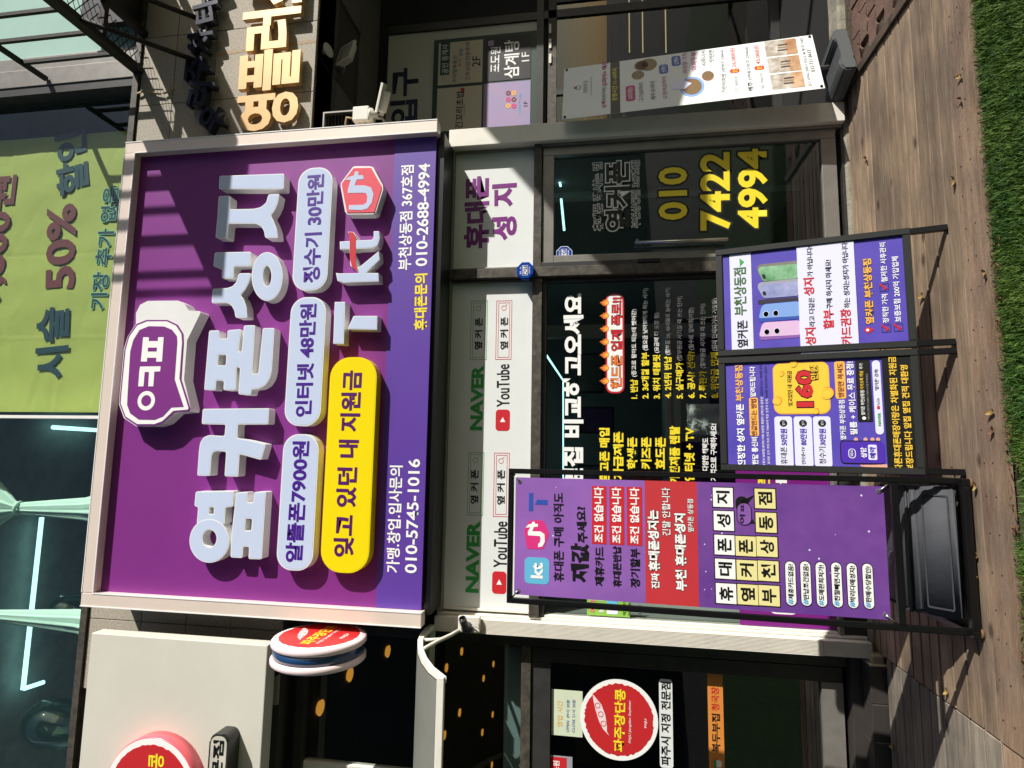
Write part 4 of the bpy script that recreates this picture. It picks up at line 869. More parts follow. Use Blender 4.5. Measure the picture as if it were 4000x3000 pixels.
for k in range(3):
    tb = thing('dining_table', ('dim dining table just inside the restaurant glass', 'dim dining table in the middle of the restaurant', 'dim dining table at the back of the restaurant')[k], 'table', (-2.3-k*.9, 1.4+k*1.8, .12))
    x, y = -2.3-k*.9, 1.4+k*1.8; box('top', x-.4, x+.4, y-.35, y+.35, .80, .84, 'room_brown', tb)
    for dx in (-.34, .3):
        for dy in (-.3, .26): box('leg', x+dx, x+dx+.04, y+dy, y+dy+.04, .125, .799, 'steel_black', tb)

# ================================================================== recessed entrance on the right
EY = 1.30
en = thing('building_entrance', 'recessed building entrance with dark glass door frames', 'entrance', (3.6, EY, 0))
def eb(name, a, m='alu_dark', bev=.0): return box(name, *a, m, en, bev=bev)
ES = front(EY)
a0, a1, b0, b1 = pxrect(ES, (1490, 640), (1696, 133)); eb('fascia_board', (2.45, a1, EY, EY+.018, 2.36, 3.94), 'beige_panel')
eb('side_trim', (a1+.005, a1+.09, EY-.02, EY+.02, .05, 3.94), 'alu_dark'); eb('top_trim', (2.45, a1+.09, EY-.025, EY+.02, 3.945, 4.03), 'wall_dark')
eb('dark_panel', (a1+.095, 6.3, EY-.0, EY+.02, 2.36, 4.03), 'wall_dark')
Q = q(1200, 0, 600); text(ES, '입구', Q(1192, 1345), Q(1205, 720), 108, 'print_navy', off=.03, parent=en, d=.002)
eb('door_head', (2.45, 6.3, EY-.03, EY+.02, 2.285, 2.355), 'alu_dark'); eb('door_rail', (2.45, 6.3, EY-.02, EY+.02, 2.155, 2.24), 'alu_worn')
pane('entrance_pane', 2.45, 6.3, .12, 2.155, EY, 'glass_dark', en); eb('sill', (2.45, 6.3, EY-.04, EY+.02, .04, .12), 'alu_dark')
for x in (3.55, 4.55): eb('stile', (x, x+.05, EY-.02, EY+.02, .12, 2.155), 'alu_dark')
eb('floor_slab', (2.46, 6.3, .14, EY, -.05, .036), 'wall_dark')
for k in range(3):
    a, b = ES.loc((2150, 120+k*58)); eb('metal_tab', (a-.05, a+.05, EY-.034, EY-.0305, b-.012, b+.012), 'alu_white')
# directory board
Qd_ = lambda x, y: (1600+x*600/1914, y*520/1659)
db = thing('directory_board', 'dark green framed directory board with four shop panels at the entrance', 'directory board', (3.6, EY, 2.4))
DBf = front(EY-.02)
a0, a1, b0, b1 = pxrect(DBf, Qd_(285, 1900), Qd_(1580, 420)); a1 = DBf.loc(Qd_(900, 445))[0]
box('green_frame', 2.6, a1, EY-.02, EY-.001, b0, b1, mat('frame_green', '12382a', .5), db)
def dpan(p0, p1, m, name='panel'):
    a0, a1, b0, b1 = pxrect(DBf, p0, p1); return prism(name, DBf, rect(a0, a1, b0, b1), 0, .004, m, db)
mat('panel_cream', 'd8cfb4', .5); mat('panel_pink', 'a98fb0', .5, col2='9a90b8', scale=5)
p = dpan(Qd_(360, 1045), Qd_(910, 520), 'panel_cream'); D2 = DBf.off(.004)
a0, a1, b0, b1 = pxrect(D2, Qd_(385, 935), Qd_(500, 535)); prism('green_label', D2, rect(a0, a1, b0, b1), 0, .001, 'frame_green', p)
text(D2, '공인 중개사', Qd_(482, 915), Qd_(485, 550), 25, 'print_white', d=.002, off=.005, parent=p); text(D2, '수익형부동산', Qd_(590, 1025), Qd_(598, 685), 19, 'print_black', d=.001, off=.01, parent=p)
text(D2, '투자', Qd_(650, 825), Qd_(655, 725), 16, 'print_red', d=.001, off=.01, parent=p); text(D2, '상담', Qd_(663, 700), Qd_(668, 605), 16, 'print_black', d=.001, off=.01, parent=p)
text(D2, '건축상담/전원주택', Qd_(752, 1000), Qd_(760, 525), 19, 'print_brownred', d=.001, off=.01, parent=p); text(D2, '2F', Qd_(882, 825), Qd_(884, 695), 32, 'print_black', d=.001, off=.01, parent=p)
text(D2, 'LH', Qd_(430, 1010), Qd_(430, 968), 8, 'print_grey', d=.001, off=.01, parent=p)
p = dpan(Qd_(340, 1625), Qd_(898, 1085), 'panel_cream'); text(D2, '긴꼬리초밥', Qd_(660, 1600), Qd_(680, 1130), 30, 'print_black', d=.001, off=.02, parent=p); text(D2, 'Long Sushi', Qd_(690, 1445), Qd_(693, 1305), 6, 'print_black', d=.001, off=0, parent=p)
a, b = D2.loc(Qd_(660, 1125)); prism('red_stamp', D2, rrect(a-.025, a+.025, b-.02, b+.02, .006), 0, .001, 'print_red', p)
p = dpan(Qd_(945, 1000), Qd_(1510, 455), 'print_black'); text(D2, '포도원', Qd_(1125, 895), Qd_(1135, 580), 40, 'print_white', d=.001, off=.015, parent=p); text(D2, '삼계탕', Qd_(1365, 965), Qd_(1372, 488), 60, 'print_white', d=.001, off=.02, parent=p); text(D2, '1F', Qd_(1490, 760), Qd_(1490, 645), 29, 'print_white', d=.001, off=.0, parent=p)
a, b = D2.loc(Qd_(1015, 540)); prism('pink_stamp', D2, rrect(a-.03, a+.03, b-.03, b+.03, .003), 0, .001, 'panel_pink', p)
p = dpan(Qd_(920, 1600), Qd_(1505, 1025), 'panel_pink'); text(D2, 'DONUT Killer', Qd_(1388, 1420), Qd_(1390, 1145), 9, 'print_sky', d=.001, off=.02, parent=p); text(D2, '1F', Qd_(1470, 1325), Qd_(1470, 1260), 15, 'print_black', d=.001, off=.02, parent=p)
for k in range(6):   # plain ring doughnuts
    a, b = D2.loc(Qd_(1230+(k % 2)*70, 1160+(k//2)*80)); ring('doughnut', D2, circ(a, b, .026, 18), circ(a, b, .009, 18), 0, .0015, ('print_brownred', 'print_amber', 'print_pink')[k % 3], p)
# blinds and warm lines behind the entrance glass
bl_ = thing('slat_blind', 'yellow brown horizontal slat blind behind the entrance glass', 'blind', (3.6, 1.6, 1.2))
for k in range(34):
    z = 2.1-k*.028
    if k in (4, 6, 8, 14, 17, 22): box('slat', 2.52, 6.2, 1.56, 1.566, z-.005, z+.005, 'blind_yellow', bl_)
for k, px in enumerate((2458, 2510, 2600)):
    b = front(1.55).loc((px, 130))[1]; a = front(1.55).loc((px, 130))[0]
    tag(box('light_line', a-.22, 5.5, 1.535, 1.545, b-.005, b+.005, 'led_line'), ('uppermost thin glowing warm light line behind the entrance glass', 'middle thin glowing warm light line behind the entrance glass', 'lowest thin glowing warm light line behind the entrance glass')[k], 'light')

# ================================================================== cameras, lamps and vent
def cctv_bullet(t, O, d, L_, r, mb, hood=True):
    O = Vector(O); d = Vector(d).normalized()
    lathe('barrel', O, d, [(0, r*.55), (.006, r*.95), (.02, r), (L_-.01, r), (L_, r*.92)], mb, t, 20); lathe('lens', O+d*(L_-.004), d, [(0, r*.78), (.006, r*.78), (.0065, r*.3)], 'lens_black', t, 18)
    if hood:
        s = d.cross(Vector((0, 0, 1))).normalized(); u = s.cross(d); vs = []; n = 9
        for k in (-.01, L_+.045):
            for i in range(n): g = math.radians(20+140*i/(n-1)); vs.append(O+d*k+(s*math.cos(g)+u*math.sin(g))*r*1.18)
        me = mobj('sun_hood', vs, [(i, i+1, n+i+1, n+i) for i in range(n-1)], mb, t); md = me.modifiers.new('thick', 'SOLIDIFY'); md.thickness = .004
c1 = thing('security_camera', 'white bullet security camera with box mount at the right edge of the purple sign', 'camera', (2.45, -.2, 3.5))
P = at(1440, 470, -.3); Qv = q(1200, 0, 600)
J = at(*Qv(600, 1260), -.28); box('junction_box', J[0]-.055, J[0]+.055, J[1]-.05, J[1]+.05, J[2]-.065, J[2]+.06, 'cctv_white', c1, bev=.006)
B = at(*Qv(780, 1255), -.36); K = at(*Qv(790, 1210), -.36); lathe('base', (J[0]+.0, J[1]-.0, J[2]-.065), (0, 0, -1), [(0, .055), (.015, .055), (.02, .03), (.06, .026)], 'cctv_white', c1, 20)
e0 = at(*Qv(800, 1215), -.30); tube('swivel', [(J[0], J[1], J[2]-.12), (J[0]+.01, J[1], J[2]-.15), (e0[0], e0[1], e0[2])], .02, 'cctv_white', c1)
cctv_bullet(c1, e0, Vector(at(*Qv(850, 990), -.36))-Vector(e0), .15, .036, 'cctv_white')
tube('cable', [(J[0], J[1]+.02, J[2]+.05), (J[0]-.01, J[1]-.02, J[2]+.12), (J[0]-.03, J[1]+.03, J[2]+.15), (2.39, -.2, J[2]+.12)], .008, 'cable_tan', c1); tube('conduit', [(J[0]-.02, J[1], J[2]-.08), (J[0]-.03, J[1]-.01, J[2]-.16), (2.39, -.28, J[2]-.2)], .011, 'cable_grey', c1)
box('arm', 2.379, J[0]-.05, J[1]-.02, J[1]+.02, J[2]-.02, J[2]+.02, 'cctv_white', c1)
c2 = thing('security_camera', 'dark grey bullet security camera on a white box on the left pillar', 'camera', (-1.2, -.1, 2.55))
Qw = q(1650, 2250, 600); a0, a1, b0, b1 = pxrect(front(-.10), Qw(383, 610), Qw(622, 435))
box('junction_box', a0, a1, -.105, -.064, b0, b1, 'cctv_white', c2, bev=.008); cx, cz = (a0+a1)/2-.01, (b0+b1)/2+.01
lathe('base', (cx-.01, -.105, cz), (0, -1, 0), [(0, .04), (.012, .04), (.02, .02), (.04, .018)], 'cctv_grey', c2, 20); cctv_bullet(c2, (cx-.005, -.145, cz), (.75, -.55, .12), .10, .026, 'cctv_grey', False)
tube('cable', [(cx, -.11, cz-.03), (cx+.01, -.14, cz-.06), (cx-.005, -.13, cz-.09), (cx+.02, -.108, cz-.075)], .0045, 'cable_grey', c2)
fl = thing('flood_light', 'white square flood light hanging under the entrance soffit', 'flood light', (3.3, .35, 3.9))
O = Vector(at(*Qv(410, 560), .30)); fs_ = Surf(O, (.93, .36, .0), (.05, .35, .75)); w2 = .12
prism('rim', fs_, rrect(-w2, w2, -w2*.75, w2*.75, .015), -.02, 0, 'cctv_white', fl, bev=.004); prism('glass', fs_, rrect(-w2+.018, w2-.018, -w2*.75+.018, w2*.75-.018, .01), 0, .002, 'lamp_glass', fl)
for k in range(7): prism('cooling_fin', fs_, rect(-w2*.8+k*.028, -w2*.8+k*.028+.008, -w2*.5, w2*.5), -.06, -.021, 'cctv_white', fl)
prism('back', fs_, rect(-w2*.85, w2*.85, -w2*.55, w2*.55), -.05, -.0205, 'cctv_white', fl); tube('bracket', [fs_.P(-w2*.9, 0, -.03), fs_.P(-w2*.9, .1, -.1), (O.x-.1, O.y+.08, 4.035)], .009, 'clip_steel', fl)
sl_ = thing('soffit_lamp', 'small round weathered lamp on the granite soffit edge', 'lamp', (3.3, .1, 4)); O = at(*Qv(235, 560), .12)
lathe('lamp', (O[0], O[1], 4.034), (.1, -.25, -1), [(0, .02), (.02, .022), (.03, .04), (.055, .06), (.06, .055)], 'dirty_white', sl_, 20); tube('stem', [(O[0]+.02, O[1]-.02, 4.034), (O[0]+.05, O[1]-.04, 4.0)], .006, 'clip_steel', sl_)
vt = thing('vent_louver', 'grey metal vent louver beside the purple sign under the granite', 'vent', (2.45, .02, 3.8))
a0, a1, b0, b1 = pxrect(front(-.02), Qv(175, 1385), Qv(520, 1205)); vx0 = 2.40
box('frame_top', vx0, a1, -.03, .02, b1-.012, b1, 'alu_grey', vt); box('frame_side', a1-.012, a1, -.03, .02, b0, b1-.0125, 'alu_grey', vt); box('backing', vx0, a1-.0125, .015, .03, b0, b1-.0125, 'wall_dark', vt)
for k in range(9):
    z = b0+(b1-b0-.02)*k/9; mobj('louver', [(vx0, -.028, z), (a1-.013, -.028, z), (a1-.013, .012, z+.014), (vx0, .012, z+.014)], [(0, 1, 2, 3)], 'alu_grey', vt)

# ================================================================== two purple easel signs
AS = Surf((0, -1.09, 0), (1, 0, 0), (0, .275, 1.05))
def easel(label, L_, R2, B0, T0, feet):
    t = thing('easel_sign', label, 'sign stand', ((L_+R2)/2, -1.05, 0), 'purple easel signs on the deck'); f = .034
    for nm, a in (('frame_side', (L_, L_+f, B0, T0)), ('frame_side', (R2-f, R2, B0, T0)), ('frame_top', (L_+f, R2-f, T0-f, T0)), ('frame_bottom', (L_+f, R2-f, B0, B0+f))): prism(nm, AS, rect(*a), -.02, .008, 'frame_charcoal', t, bev=.003)
    for x in feet:
        prism('leg', AS, rect(x, x+.03, .0, B0-.002), -.02, .004, 'frame_black', t, bev=.002)
        T = AS.P(x+.015, T0-.06, -.025); tube('back_leg', [T, (x+.015, -.50, .004)], .013, 'frame_black', t, n=8)
    box('back_bar', feet[0]+.02, feet[1]+.01, -.72, -.70, .33, .35, 'frame_black', t)
    prism('poster', AS, rect(L_+f-.002, R2-f+.002, B0+f-.002, T0-f+.002), -.012, -.004, 'print_indigo', t)
    return t
PS = AS.off(-.004)
tA = easel('purple poster easel with pictured phones, the one nearer the door', .553, 1.166, .158, 1.092, (.556, 1.133))
tB = easel('purple poster easel with yellow money card, beside the tall banner', -.075, .545, .158, 1.092, (-.072, .512))
def pt(t, Qx, body, bl, br, h, m, off=.02, ol=None, d=.0025, res=2):
    s = (Qx(1000, 0)[0]-Qx(0, 0)[0])/1000
    return text(PS, body, Qx(*bl), Qx(*br), h*s, m, d=d, off=off, parent=t, outline=ol, res=res)
def pr(t, Qx, p0, p1, m, r=0, d0=0, d1=.0012, name='printed_field'):
    a0, a1, b0, b1 = pxrect(PS, Qx(*p0), Qx(*p1)); return prism(name, PS, rrect(a0, a1, b0, b1, r) if r else rect(a0, a1, b0, b1), d0, d1, m, t)
Q1, Q2, Q5 = q(2750, 850, 500), q(3200, 850, 500), q(2000, 1000, 1000)
pr(tA, Q1, (345, 1735), (625, 450), 'print_lav'); pt(tA, Q5, '옆커폰', (1530, 592), (1527, 415), 70, 'print_black', .025); pt(tA, Q5, '부천상동점', (1522, 382), (1517, 72), 82, 'print_dkgreen', .025)
prism('triangle', PS, [PS.loc(Q1(*p)) for p in ((458, 528), (522, 575), (465, 638))], .0012, .002, 'print_green', tA)
def phone(body, m, face=None, m2=None, notch=None, lenses=()):
    f = lambda pts: [PS.loc(Qp(*p)) for p in pts][::-1]
    prism('phone_picture', PS, rounded(f(body), .012), 0, .0016, m, tA)
    if face: prism('phone_picture', PS, rounded(f(face), .012), .0016, .0024, m2, tA)
    if notch: prism('phone_picture', PS, rounded(f(notch), .006), .0024, .003, 'print_black', tA)
    for x, y in lenses:
        a, b = PS.loc(Qp(x, y)); prism('phone_picture', PS, circ(a, b, .0175, 20, .0155), .0024, .003, 'print_lav', tA); prism('phone_picture', PS, circ(a, b, .0145, 20, .0125), .003, .0036, 'lens_black', tA)
mat('phone_green', 'a9d6b0', .4, col2='4f8a58', scale=7); mat('phone_lav', 'c9c9ea', .4, col2='7c86b4', scale=7); mat('phone_blue', '7ea2dc', .4); mat('phone_pink', 'd8b6d8', .4); mat('phone_dark', '3b3340', .4)
Qp = Q1
phone([(690, 690), (692, 635), (722, 608), (1214, 556), (1218, 786), (766, 834)], 'alu_grey', [(706, 692), (712, 655), (742, 640), (1214, 598), (1218, 786), (770, 830)], 'phone_green', [(745, 740), (790, 735), (805, 792), (765, 797)])
phone([(696, 915), (700, 860), (736, 840), (1222, 785), (1228, 1012), (776, 1052)], 'print_grey', [(713, 916), (720, 880), (748, 868), (1222, 826), (1228, 1012), (778, 1048)], 'phone_lav', [(754, 960), (797, 955), (810, 1006), (768, 1012)])
phone([(696, 1086), (712, 1068), (1226, 1028), (1230, 1078), (700, 1126)], 'phone_dark')
phone([(706, 1302), (740, 1160), (776, 1120), (1230, 1080), (1240, 1312), (716, 1356)], 'print_blue', [(712, 1296), (742, 1166), (778, 1126), (1230, 1084), (1240, 1276), (735, 1306)], 'phone_blue', None, ((803, 1252), (930, 1240)))
phone([(712, 1532), (745, 1390), (782, 1356), (1240, 1328), (1252, 1552), (730, 1590)], 'print_ltpurple', [(718, 1525), (748, 1396), (784, 1360), (1240, 1332), (1252, 1520), (740, 1545)], 'phone_pink', None, ((815, 1482), (945, 1470)))
pr(tA, Q1, (1225, 1770), (1975, 325), 'print_lav', 0, 0, .005)
for b_, Qx, bl, br, h, m_, o_ in (('성지', Q1, (1455, 1655), (1448, 1425), 140, 'print_red', .03), ('라고 다같은', Q1, (1440, 1410), (1428, 1035), 78, 'print_black', .015), ('성지', Q1, (1432, 1010), (1424, 778), 140, 'print_red', .03), ('가 아닙니다!', Q1, (1412, 765), (1404, 372), 76, 'print_black', .015),
        ('할부', Q2, (192, 1440), (185, 1190), 140, 'print_red', .03), ('구매 하시지 마세요!', Q2, (172, 1182), (152, 548), 80, 'print_black', .015), ('카드권장', Q2, (425, 1640), (408, 1180), 140, 'print_red', .03), ('하는 성지는성지가 아닙니다!', Q2, (402, 1168), (365, 308), 82, 'print_black', .015)):
    pt(tA, Qx, b_, bl, br, h, m_, o_, d=.0065)
pt(tA, Q2, '옆커폰 부천상동점', (712, 1378), (672, 532), 112, 'print_amber', .03, (.04, 'print_navy')); pt(tA, Q2, '정직한 가격', (905, 1365), (886, 990), 82, 'print_white', .015); pt(tA, Q2, '철저한 사후관리', (885, 835), (858, 322), 82, 'print_white', .015); pt(tA, Q2, '보증보험 200억 가입업체', (1065, 1350), (1022, 502), 88, 'print_white', .015)
a, b = PS.loc(Q2(645, 1457)); prism('map_pin', PS, [(a-.017, b+.004), (a, b-.024), (a+.017, b+.004), (a+.012, b+.015), (a, b+.02), (a-.012, b+.015)], 0, .0015, 'print_red', tA); prism('map_pin', PS, circ(a, b+.006, .007, 14), .0015, .0022, 'print_white', tA)
for p_ in ((870, 1437), (843, 906), (1027, 1425)):
    a, b = PS.loc(Q2(*p_)); s = .020; ring('tick_box', PS, rect(a-s, a+s, b-s, b+s), rect(a-s*.88, a+s*.88, b-s*.88, b+s*.88), 0, .0012, 'print_navy', tA)
    prism('tick', PS, [(a-s*.7, b), (a-s*.2, b-s*.7), (a+s*1.1, b+s*.9), (a+s*.7, b+s*1.1), (a-s*.2, b+s*.0), (a-s*.45, b+s*.25)], .0012, .002, 'print_red', tA)
Q1, Q2 = q(2750, 1350, 500), q(3200, 1350, 500)
for b_, Qx, bl, br, h, m_, o_ in (('진정한 성지 옆커폰', Q1, (540, 1570), (516, 755), 102, 'print_white', .03), ('부천상동점', Q1, (511, 720), (498, 256), 100, 'print_amber', .03), ('한달 통신비', Q1, (707, 1542), (696, 1186), 82, 'print_white', .025), ('알려드립니다', Q1, (674, 665), (662, 270), 76, 'print_white', .025),
        ('유튜브 50만명,네이버 카페 73만명 회원의 선택으로 입증된', Q1, (797, 1562), (768, 665), 36, 'print_white', .005), ('대한민국 NO.1 휴대폰 성지', Q1, (765, 650), (751, 248), 35, 'print_navy', .012), ('휴대폰 성지 역대 최초 전국 5900여개 매장 운영의 신화,', Q1, (860, 1535), (830, 685), 35, 'print_white', .0), ("휴대폰 '박리다매'의 교과서", Q1, (829, 668), (815, 270), 35, 'print_navy', .012),
        ('옆커폰 부천상동점', Q2, (350, 1222), (328, 705), 78, 'print_white', .015), ('무료 증정!', Q2, (462, 575), (442, 206), 98, 'print_white', .025)):
    pt(tB, Qx, b_, bl, br, h, m_, o_)
pt(tB, Q2, '필름 + 케이스', (498, 1157), (468, 605), 95, 'print_white', .02, (.035, 'print_violet'))
pr(tB, Q1, (590, 1172), (706, 675), 'print_amber', .01); pt(tB, Q1, '반값만드는 방법', (690, 1164), (680, 690), 76, 'print_brownred', .02, d=.003)
pr(tB, Q2, (203, 688), (340, 205), 'print_amber', .01); pt(tB, Q2, '방문만 하셔도', (325, 666), (306, 222), 80, 'print_brownred', .02, d=.003)
pr(tB, Q1, (898, 888), (1630, 215), 'print_amber', .04, 0, .0012); pr(tB, Q1, (915, 875), (1612, 230), 'print_coin', .035, .0012, .002)
pt(tB, Q1, '잊고있던 내 지원금', (1152, 785), (1137, 326), 64, 'print_black', .02, d=.003); pt(tB, Q1, '160', (1425, 795), (1405, 318), 225, 'print_red', .045, (.035, 'print_black'), d=.004); pt(tB, Q1, '만원', (1478, 440), (1470, 262), 98, 'print_coin', .02, (.05, 'print_black'), d=.0055)
for x, y, r in ((945, 720, .021), (1157, 242, .017), (1000, 370, .012), (1445, 855, .014), (1590, 620, .03)):
    a, b = PS.loc(Q1(x, y)); prism('coin', PS, circ(a+.004, b-.004, r, 24), .002, .003, 'print_orange', tB); prism('coin', PS, circ(a, b, r, 24), .003, .004, 'print_coin', tB); ring('coin', PS, circ(a, b, r*.75, 20), circ(a, b, r*.66, 20), .004, .0046, 'print_amber', tB)
for x0, x1, w1, w2, hb in ((922, 1152, '휴대폰', '50만원', 85), (1172, 1408, '인터넷+TV', '80만원', 54), (1423, 1652, '정수기', '30만원', 90)):
    pr(tB, Q1, (x0, 1567), (x1, 918), 'print_lav', .014); xm = (x0+x1)/2
    a, b = PS.loc(Q1(xm-8, 1006)); prism('button', PS, circ(a, b, .0185, 26), .0012, .002, 'print_black', tB); pt(tB, Q1, '받기', (xm+14, 1032), (xm+12, 976), 38, 'print_white', .0, d=.003)
    pt(tB, Q1, w1, (xm+hb*.5+2, 1537), (xm+hb*.5-6, 1312), hb, 'print_black', .004, d=.0025); pt(tB, Q1, w2, (xm+44, 1292), (xm+38, 1078), 88, 'print_violet', .025, d=.0025)
pr(tB, Q2, (272, 1535), (830, 1230), 'print_black', .02, .0, .002, 'phone_picture'); pr(tB, Q2, (285, 1522), (845, 1245), 'print_violet', .016, .002, .003, 'phone_picture')
pt(tB, Q2, '상담', (620, 1455), (608, 1318), 78, 'print_white', .03, d=.0045); pr(tB, Q2, (635, 1482), (748, 1285), 'print_lav', .006, .003, .004); pt(tB, Q2, '예약', (735, 1460), (728, 1312), 80, 'print_violet', .03, d=.0055)
a0, a1, b0, b1 = pxrect(PS, Q2(378, 1460), Q2(472, 1335)); ring('bubble_mark', PS, rrect(a0, a1, b0, b1, .02), rrect(a0+.003, a1-.003, b0+.003, b1-.003, .018), .003, .0042, 'print_white', tB); pt(tB, Q2, '여ㅍ', (445, 1435), (440, 1358), 42, 'print_white', .02, d=.0045)
prism('hand_picture', PS, [PS.loc(Q2(*p)) for p in ((528, 1545), (690, 1545), (880, 1540), (890, 1625), (800, 1590), (640, 1580), (545, 1565))], .0005, .0015, 'print_skin', tB)
for x in (475, 600, 690, 762): a, b = PS.loc(Q2(x, 1218)); prism('hand_picture', PS, circ(a, b, .0105, 14, .009), .0003, .001, 'print_skin', tB)
pr(tB, Q2, (482, 990), (678, 186), 'print_black', .006); pt(tB, Q2, '옆커폰 부천상동점', (595, 900), (582, 582), 52, 'print_white', .01); pt(tB, Q2, '카카오톡 채널', (580, 568), (568, 330), 50, 'print_coin', .01); pt(tB, Q2, '추가', (567, 305), (564, 230), 50, 'print_white', .01); pt(tB, Q2, '카톡으로 간편하게 상담받고 다양한 소식을 받아보세요!', (655, 965), (628, 362), 26, 'print_grey', 0)
a, b = PS.loc(Q2(582, 940)); prism('bubble_mark', PS, circ(a, b, .0085, 18), .0012, .002, 'print_white', tB)
pr(tB, Q2, (707, 1152), (812, 190), 'print_lav', .018); pt(tB, Q2, 'NAVER', (803, 1042), (795, 868), 38, 'print_green', .04); pr(tB, Q2, (750, 825), (787, 780), 'print_red', .004, .0012, .002); pt(tB, Q2, 'YouTube', (786, 772), (778, 678), 38, 'print_black', .0); pt(tB, Q2, "'옆커폰' 검색!", (772, 582), (764, 305), 52, 'print_black', .008)
pr(tB, Q2, (848, 1642), (1282, 130), 'print_black', 0, 0, .0055); pt(tB, Q2, '다른휴대폰매장이랑은 차별화된 지원금', (1080, 1617), (990, 142), 104, 'print_coin', .022, d=.007); pt(tB, Q2, '보장드립니다 앞집 옆집 견적 대환영', (1225, 1622), (1142, 252), 100, 'print_coin', .022, d=.007)

# ================================================================== tall framed banner
TS = Surf((0, -1.11, 0), (1, 0, 0), (0, .13, 2.2))
tb = thing('framed_banner_stand', 'tall black framed banner stand with purple cloth and black water tank base', 'banner stand', (-.44, -1.1, 0))
L_, R2, T0 = -.797, -.085, 2.208
for nm, a in (('frame_post', (L_, L_+.027, .02, T0)), ('frame_post', (R2-.027, R2, .02, T0)), ('frame_top', (L_+.0275, R2-.0275, T0-.027, T0)), ('frame_bar', (L_+.0275, R2-.0275, .296, .325))): prism(nm, TS, rect(*a), -.027, 0, 'frame_black', tb, bev=.003)
for x in (L_-.004, R2-.034): box('base_bar', x, x+.034, -1.145, -.62, .012, .045, 'frame_black', tb, bev=.003)
box('base_bar', L_+.031, R2-.035, -1.145, -1.112, .012, .045, 'frame_black', tb, bev=.003); box('base_bar', L_+.031, R2-.035, -.655, -.622, .012, .045, 'frame_black', tb, bev=.003)
for x in (L_+.02, R2-.02):
    for y in (-1.13, -.64): lathe('rubber_foot', (x, y, 0), (0, 0, 1), [(0, .02), (.008, .024), (.0125, .02)], 'leaf_brown', tb, 14)
def tank():
    bm = bmesh.new(); sec = [(-.735, -.125, -1.108, -.68, .048), (-.738, -.122, -1.106, -.676, .078), (-.728, -.132, -1.02, -.68, .178), (-.722, -.138, -.99, -.682, .19), (-.735, -.13, -.985, -.675, .212), (-.73, -.135, -.97, -.69, .222)]
    R_ = []
    for x0, x1, y0, y1, z in sec: R_.append([bm.verts.new(v) for v in ((x0, y0, z), (x1, y0, z), (x1, y1, z), (x0, y1, z))])
    for i in range(len(R_)-1):
        for j in range(4): bm.faces.new((R_[i][j], R_[i][(j+1) % 4], R_[i+1][(j+1) % 4], R_[i+1][j]))
    bm.faces.new(R_[-1]); bm.faces.new(R_[0][::-1]); bmesh.ops.bevel(bm, geom=bm.edges[:], offset=.016, segments=3, affect='EDGES')
    o = bmo('water_tank', bm, 'plastic_black', tb, smooth=True)
    for a in ((-.70, -.16, -.965, -.955, .346, .352), ): pass
    fs2 = Surf((-.43, -1.106, .078), (1, 0, 0), (0, .086, .10)); ring('panel_rim', fs2, rrect(-.265, .265, .012, .12, .01), rrect(-.258, .258, .018, .114, .008), -.002, .004, 'plastic_black', o)
    lathe('filler_cap', (-.50, -.83, .22), (0, 0, 1), [(0, .03), (.012, .03), (.016, .024)], 'plastic_grey', o, 18)
tank()
T1, T2, T3, T4 = q(1950, 1800, 700), q(2600, 1800, 700), q(3200, 1800, 750), q(3000, 2000, 1000)
TC = TS.off(-.012)
cl, ct_ = TC.loc(T1(137, 1240)), TC.loc(T1(145, 157)); cbx = TC.loc(T3(615, 1328))[1]; ca0, ca1, cb1 = L_+.045, R2-.047, cl[1]
za = TC.loc((1950+.422*1350, 2050))[1]; zb = TC.loc((2600+.422*295, 2050))[1]; cb0 = (TC.loc(T3(615, 1328))[1]+TC.loc(T3(555, 210))[1])/2
for nm, b0, b1, m_ in (('cloth', za, cb1, 'cloth_purple'), ('cloth_red_band', zb, za, 'cloth_red'), ('cloth', cb0, zb, 'cloth_deep')): prism(nm, TC, rect(ca0, ca1, b0, b1), -.002, 0, m_, tb)
def tt(Qx, body, bl, br, h, m, off=.02, ol=None, d=.002, res=2):
    s = (Qx(1000, 0)[0]-Qx(0, 0)[0])/1000; return text(TC, body, Qx(*bl), Qx(*br), h*s, m, d=d, off=off, parent=tb, outline=ol, res=res)
def tr_(Qx, p0, p1, m, r=0, d0=0, d1=.001, name='printed_field'):
    a0, a1, b0, b1 = pxrect(TC, Qx(*p0), Qx(*p1)); return prism(name, TC, rrect(a0, a1, b0, b1, r) if r else rect(a0, a1, b0, b1), d0, d1, m, tb)
tr_(T1, (235, 1140), (463, 895), 'print_sky', .025, name='blue_tile_mark'); tt(T1, 'kt', (405, 1090), (405, 945), 112, 'print_white', .03)
prism('hexagon_mark', TC, [TC.loc(T1(*p)) for p in ((275, 560), (300, 550), (390, 550), (415, 562), (460, 665), (460, 695), (412, 808), (388, 818), (275, 815), (255, 800), (232, 660), (236, 635))], 0, .001, 'print_pink', tb)
prism('hexagon_mark', TC, [TC.loc(T1(*p)) for p in ((360, 800), (362, 768), (378, 755), (384, 712), (375, 696), (268, 690), (266, 655), (290, 615), (245, 618), (270, 590), (305, 580), (305, 565), (330, 565), (330, 582), (358, 585), (358, 610), (322, 612), (305, 652), (385, 655), (420, 680), (422, 750), (400, 792))], .001, .0018, 'print_white', tb)
prism('t_mark', TC, [TC.loc(T1(*p)) for p in ((276, 297), (316, 297), (314, 465), (273, 465))], 0, .001, 'print_blue', tb); prism('t_mark', TC, [TC.loc(T1(*p)) for p in ((352, 360), (448, 362), (447, 409), (330, 403))], 0, .001, 'print_blue', tb)
